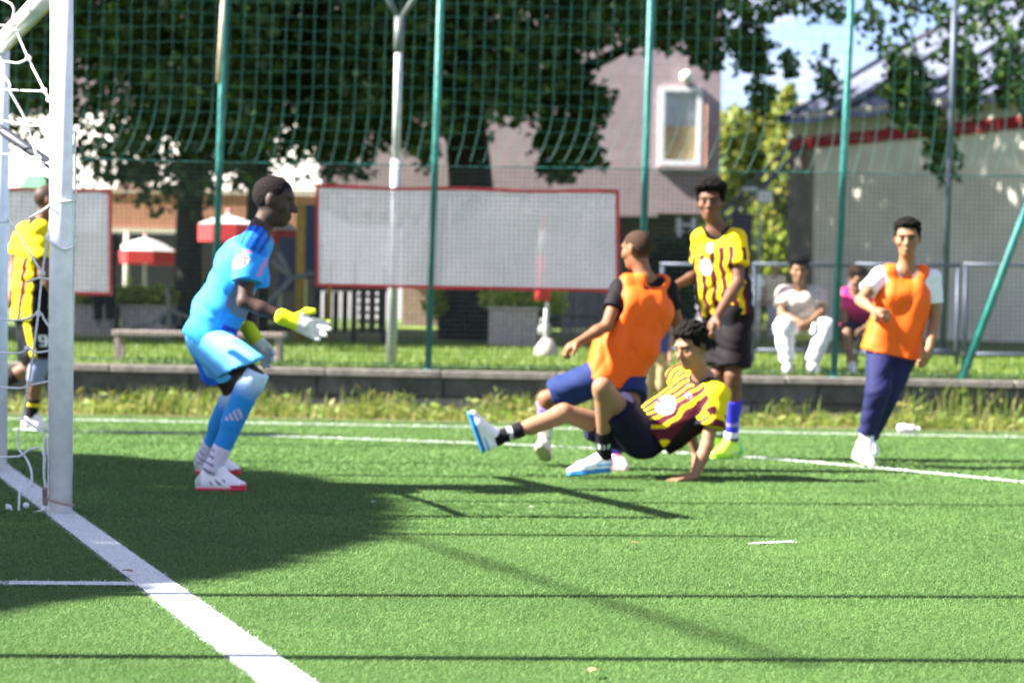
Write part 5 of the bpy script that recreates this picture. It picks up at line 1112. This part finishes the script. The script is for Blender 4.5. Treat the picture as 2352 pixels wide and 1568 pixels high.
# standing yellow player
Yy = depth_of(1670, 1054)
sy = person(dict(Y=Yy, S=.95, seed=12, h=.008, hs=1.05, skin=(.125, .056, .031), label='standing player in yellow maroon striped shirt with short afro facing the camera', face=(-.16, -.98, -.06),
    hair=dict(th=.012, top=.040, lim=.064, col=(.005, .004, .004), amp=.0035, freq=260),
    J=dict(hed=(1631, 466, .0), nek=(1648, 524, .03), che=(1654, 592, .04), pel=(1668, 712, .06), sR=(1612, 550, .06), sL=(1692, 550, -.02), eR=(1608, 628, .14), wR=(1544, 660, -.02), eL=(1696, 648, -.10), wL=(1646, 728, -.26),
           hR=(1652, 722, .10), hL=(1690, 724, .02), kR=(1650, 858, .04), aR=(1648, 1000, .26), lR=(1668, 1036, .30), tR=(1612, 1046, .20), kL=(1684, 862, -.06), aL=(1680, 1012, .06), lL=(1704, 1048, .10), tL=(1634, 1054, -.04)),
    hand={'R': ((-.9, -.2, -.35), (-.3, -.6, -.7), .5), 'L': ((-.5, -.2, -.84), (.6, .3, -.4), .75)}))
shirt(sy, stripe_shirt(((.072, -.045, .042, .055, (.80, .80, .82)), (.035, .075, .022, .034, (.80, .80, .82))), period=.068, stripe_top=.06, wide=.54, ph=.1), infl=.016, sleeve=.62, hem=.03, flare=.006, wr=.0055, low=.05, collar=.066)
shorts(sy, solid((.007, .005, .007)), .86, .84, .112, .104, wr=.006)
for s in 'RL':
    sock(sy, s, .38, .86, lambda t, V: mixc(np.tile(np.array((.035, .035, .55)), (len(V), 1)), ((t > .70) & (t < .755)) * .5, (.5, .4, .6)), .010); sock(sy, s, .85, .98, lambda t, V: mixc(np.tile(np.array((.65, .65, .75)), (len(V), 1)), (t > .93) * 1.0, (.02, .03, .08)), .013, 'ankle_sock')
    shoe(sy, s, (.55, .85, .06), (.35, .75, .04), lambda x, y, z, C: mixc(mixc(C, ((x < .2)) * 1.0, (.10, .55, .10)), ((x > .2) & (x < .42) & (y < .035)) * .7, (.4, .5, .6)))

# walking orange bib player
Yw = depth_of(1985, 1073)
wk = person(dict(Y=Yw, S=.86, seed=15, h=.0075, hs=1.09, skin=(.27, .135, .072), label='walking player in orange bib over white shirt and navy trousers facing the camera', face=(-.20, -.96, -.16),
    hair=dict(th=.006, top=.020, lim=.064, col=(.005, .004, .004), amp=.004, freq=200),
    J=dict(hed=(2084, 548, -.02), nek=(2084, 614, .04), che=(2074, 684, .05), pel=(2048, 800, .08), sR=(2022, 634, .06), sL=(2142, 640, .04), eR=(1976, 690, -.06), wR=(2006, 712, -.22), eL=(2148, 732, .06), wL=(2134, 800, -.06),
           hR=(2024, 808, .06), hL=(2076, 812, .08), kR=(2016, 898, -.08), aR=(1990, 1000, .02), lR=(1962, 1052, .10), tR=(2004, 1072, -.08), kL=(2036, 905, .06), aL=(1998, 1006, .34), lL=(1990, 1034, .40), tL=(2008, 1052, .24)),
    hand={'R': ((.75, -.45, -.25), (.3, .6, -.6), 1.1, .04), 'L': ((-.35, -.25, -.9), (-.6, .5, .1), .55)}))
shirt(wk, solid((.72, .71, .76)), infl=.008, sleeve=.60, hem=-.02, flare=.0, wr=.003, collar=.062)
def bib2(T, V):
    C = bibc(T, V); x, z, y = lc(T, V); return mixc(C, ((((x + .055) / .008) ** 2 + ((z + .02) / .012) ** 2 < 1) & (y > 0)) * 1.0, (.05, .01, .01))
shirt(wk, bib2, kd=(1, .35, .2), infl=.026, hem=.04, flare=.02, wr=.007, armhole=True, low=.10, name='bib', m='vestcloth', collar=.080, neck_drop=.012, freq=46)
trousers(wk, lambda T, V: np.tile(np.array((.014, .016, .065)), (len(V), 1)), (.104, .084, .060), wr=.006)
for s in 'RL':
    sock(wk, s, .80, 1.04, lambda t, V: np.tile(np.array((.74, .74, .78)), (len(V), 1)), .008); shoe(wk, s, (.76, .78, .80), (.60, .62, .45), lambda x, y, z, C: mixc(C, ((np.mod(x * 3 + y * 12, 1) < .3) & (y > .02)) * .5, (.45, .62, .70)), collar=.05)

# yellow player behind the goal, at the left edge
Yl = depth_of(75, 992)
ly = person(dict(Y=Yl, S=1.0, seed=18, h=.0095, skin=(.16, .075, .042), label='player in yellow shirt and black number nine shorts walking behind the near goal post', face=(.94, .3, -.1), buzz=(.012, .01, .01),
    J=dict(hed=(112, 462, .0), nek=(96, 508, .02), che=(84, 580, .03), pel=(78, 715, .04), sR=(92, 536, -.14), sL=(60, 538, .18), eR=(100, 630, -.18), wR=(130, 680, -.16), eL=(34, 610, .22), wL=(26, 670, .10),
           hR=(84, 726, -.05), hL=(72, 726, .12), kR=(88, 838, -.08), aR=(72, 955, -.02), lR=(52, 986, .0), tR=(108, 990, -.02), kL=(76, 842, .16), aL=(2, 880, .2), lL=(-14, 852, .2), tL=(-24, 900, .2)),
    hand={'R': ((.7, 0, -.6), (0, -1, 0), .5), 'L': ((-.1, 0, -1), (1, 0, 0), .5)}))
shirt(ly, stripe_shirt(None, period=.11, stripe_top=-.03, wide=.42, ph=.3), infl=.032, sleeve=.66, hem=.06, flare=.02, wr=.006, low=.08)
def lshort(T, V):
    C = np.tile(np.array(BLK), (len(V), 1)); q = V - at(82, 790, Yl); C = mixc(C, ((np.abs(q[:, 0] + q[:, 2] * .25) < .024) & (V[:, 1] < Yl)) * 1.0, YEL); p = V - at(109, 782, Yl); px, pz = p[:, 0] / .030, p[:, 2] / .042; fr = V[:, 1] < Yl + .02
    r9 = np.hypot(px, (pz - .35) / .62); nine = ((np.abs(r9 - .75) < .28) | ((px > .42) & (px < 1.0) & (pz < .4) & (pz > -.75)) | ((np.abs(pz + .82) < .2) & (px > -.7) & (px < .8))) & fr; return mixc(C, nine * 1.0, (.75, .75, .75))
shorts(ly, lshort, .88, .86, .112, .104, wr=.004)
sock(ly, 'R', -.15, .32, lambda t, V: np.tile(np.array((.18, .20, .32)), (len(V), 1)), .010, 'knee_brace'); sock(ly, 'R', .66, 1.02, lambda t, V: mixc(np.tile(np.array(BLK), (len(V), 1)), ((t > .74) & (t < .79)) * 1.0, YEL), .008); sock(ly, 'L', .5, 1.0, solid(BLK).__get__(0) if False else (lambda t, V: np.tile(np.array(BLK), (len(V), 1))), .008)
for s in 'RL': shoe(ly, s, (.74, .66, .70), (.70, .66, .68))

# seated boys
zl_ = float(lz(20.9))
b1 = person(dict(Y=21.1, S=.95, seed=21, h=.0105, z0=zl_, skin=(.25, .13, .075), label='boy in beige shirt and white trousers sitting on the bench with hands clasped', face=(-.05, -.98, -.15),
    hair=dict(th=.008, top=.036, lim=.062, col=(.006, .005, .005), amp=.006, freq=220),
    J=dict(hed=(1835, 622, -.10), nek=(1838, 664, -.02), che=(1840, 698, .02), pel=(1842, 752, .26), sR=(1800, 674, .02), sL=(1880, 676, .02), eR=(1795, 722, -.10), wR=(1834, 738, -.30), eL=(1886, 718, -.10), wL=(1862, 738, -.30),
           hR=(1824, 750, .20), hL=(1860, 750, .20), kR=(1801, 752, -.26), aR=(1809, 834, -.30), lR=(1808, 852, -.24), tR=(1806, 862, -.44), kL=(1896, 754, -.24), aL=(1863, 836, -.36), lL=(1862, 850, -.30), tL=(1882, 862, -.50)),
    hand={'R': ((.7, -.3, -.5), (.5, .6, 0), .8), 'L': ((-.7, -.3, -.5), (-.5, .6, 0), .8)}))
shirt(b1, lambda T, V: mixc(np.tile(np.array((.55, .49, .45)), (len(V), 1)), ((np.abs(lc(T, V)[1] - .02) < .035) & (np.abs(lc(T, V)[0]) < .08) & (np.mod(lc(T, V)[0] * 26, 1) < .6) & (lc(T, V)[2] > 0)) * .6, (.25, .24, .28)), infl=.028, sleeve=.62, hem=.04, flare=.02, wr=.005, low=.04)
trousers(b1, solid((.74, .73, .76)), (.108, .096, .066), wr=.006, cuff=.95)
for s in 'RL': shoe(b1, s, (.72, .72, .74), (.05, .05, .06) if s == 'L' else (.10, .10, .11))
b2 = person(dict(Y=21.2, S=.90, seed=24, h=.011, z0=zl_, skin=(.25, .13, .08), label='boy in pink shirt sitting on the bench between the teal post and walking player', face=(.30, -.90, -.35),
    hair=dict(th=.010, top=.030, lim=.060, col=(.022, .013, .010), amp=.007, freq=220),
    J=dict(hed=(1968, 642, -.10), nek=(1968, 676, -.02), che=(1970, 702, .02), pel=(1972, 752, .26), sR=(1942, 676, .02), sL=(2004, 682, .02), eR=(1938, 736, -.08), wR=(1946, 780, -.22), eL=(2010, 730, -.10), wL=(1992, 750, -.28),
           hR=(1956, 752, .20), hL=(1990, 752, .20), kR=(1944, 768, -.22), aR=(1957, 838, -.30), lR=(1956, 856, -.24), tR=(1958, 866, -.42), kL=(2004, 768, -.2), aL=(2004, 838, -.28), lL=(2004, 856, -.24), tL=(2006, 866, -.42)),
    hand={'R': ((.1, -.3, -.9), (.6, .4, 0), .6), 'L': ((-.6, -.3, -.5), (-.5, .6, 0), .6)}))
shirt(b2, lambda T, V: mixc(np.tile(np.array((.62, .03, .19)), (len(V), 1)), ((np.abs(lc(T, V)[0]) > .15) & (lc(T, V)[1] > -.02)) * .5, (.65, .25, .35)), infl=.022, sleeve=.62, hem=.0, flare=.01, wr=.004)
shorts(b2, solid((.022, .02, .06)), .86, .86, .108, .10)
for s in 'RL': shoe(b2, s, (.70, .68, .70), (.55, .53, .55))

# people further back
def stander(label, u, vh, vf, Y, skin, hair, top, legs, face, seed, h=.016, arm=0, long=False, dz=0):
    k = (vf - vh) / 590.0; y = lambda f: vh + (vf - vh) * f; z0 = float(lz(Y)); X = lambda d: u + d * (vf - vh) * .1
    T = person(dict(Y=Y, S=(vf - vh) / FV * Y / 1.72, seed=seed, h=h, z0=z0, skin=skin, label=label, face=face, hair=hair,
        J=dict(hed=(u, y(.066), 0), nek=(u, y(.165), .02), che=(u, y(.27), .03), pel=(u, y(.48), .03), sR=(X(-.98), y(.195), .03), sL=(X(.98), y(.195), .03), eR=(X(-1.25), y(.37), .06), wR=(X(-1.2 + arm), y(.50 - arm * .12), -.04), eL=(X(1.25), y(.37), .06), wL=(X(1.2), y(.50), -.04),
               hR=(X(-.48), y(.51), .03), hL=(X(.48), y(.51), .03), kR=(X(-.52), y(.73), 0), kL=(X(.55), y(.73), .0), aR=(X(-.5), y(.945), .04), aL=(X(.6), y(.945), .04), lR=(X(-.48), y(.99), .1), tR=(X(-.6), y(1.0), -.14), lL=(X(.58), y(.99), .1), tL=(X(.7), y(1.0), -.14)),
        hand={'R': ((0, 0, -1), (1, 0, 0), .5), 'L': ((0, 0, -1), (-1, 0, 0), .5)}))
    shirt(T, solid(top), infl=.02, sleeve=.6, hem=.02, wr=.004)
    trousers(T, solid(legs), wr=.004)
    for s in 'RL': shoe(T, s, (.2, .2, .22), (.5, .5, .5))
    return T
stander('distant person in a white shirt walking beyond the barrier', 1728, 604, 782, 27, (.35, .2, .14), dict(th=.012, top=.01, lim=.05, col=(.10, .07, .05), amp=.003), (.78, .78, .80), (.50, .46, .42), (-.6, .8, 0), 31)
stander('distant blonde person in beige top beyond the barrier left of the seated boys', 1780, 604, 784, 27.6, (.42, .28, .2), dict(th=.03, top=.02, lim=-.02, slope=1.5, col=(.50, .36, .18), amp=.004), (.62, .52, .38), (.38, .37, .42), (.2, .9, 0), 32)
stander('child in khaki trousers standing on the verge, hidden behind the orange bib player', 1500, 652, 972, 19.4, (.36, .2, .13), dict(th=.012, top=.01, lim=.05, col=(.02, .015, .012), amp=.003), (.05, .07, .20), (.36, .27, .13), (-.8, -.5, 0), 33, .012, 0)
stander('person in dark clothes standing half hidden behind the right edge of the left banner', 238, 500, 752, 27.2, (.2, .11, .07), dict(th=.012, top=.01, lim=.05, col=(.01, .01, .01), amp=.003), (.02, .02, .025), (.010, .010, .012), (-.5, -.8, 0), 34)
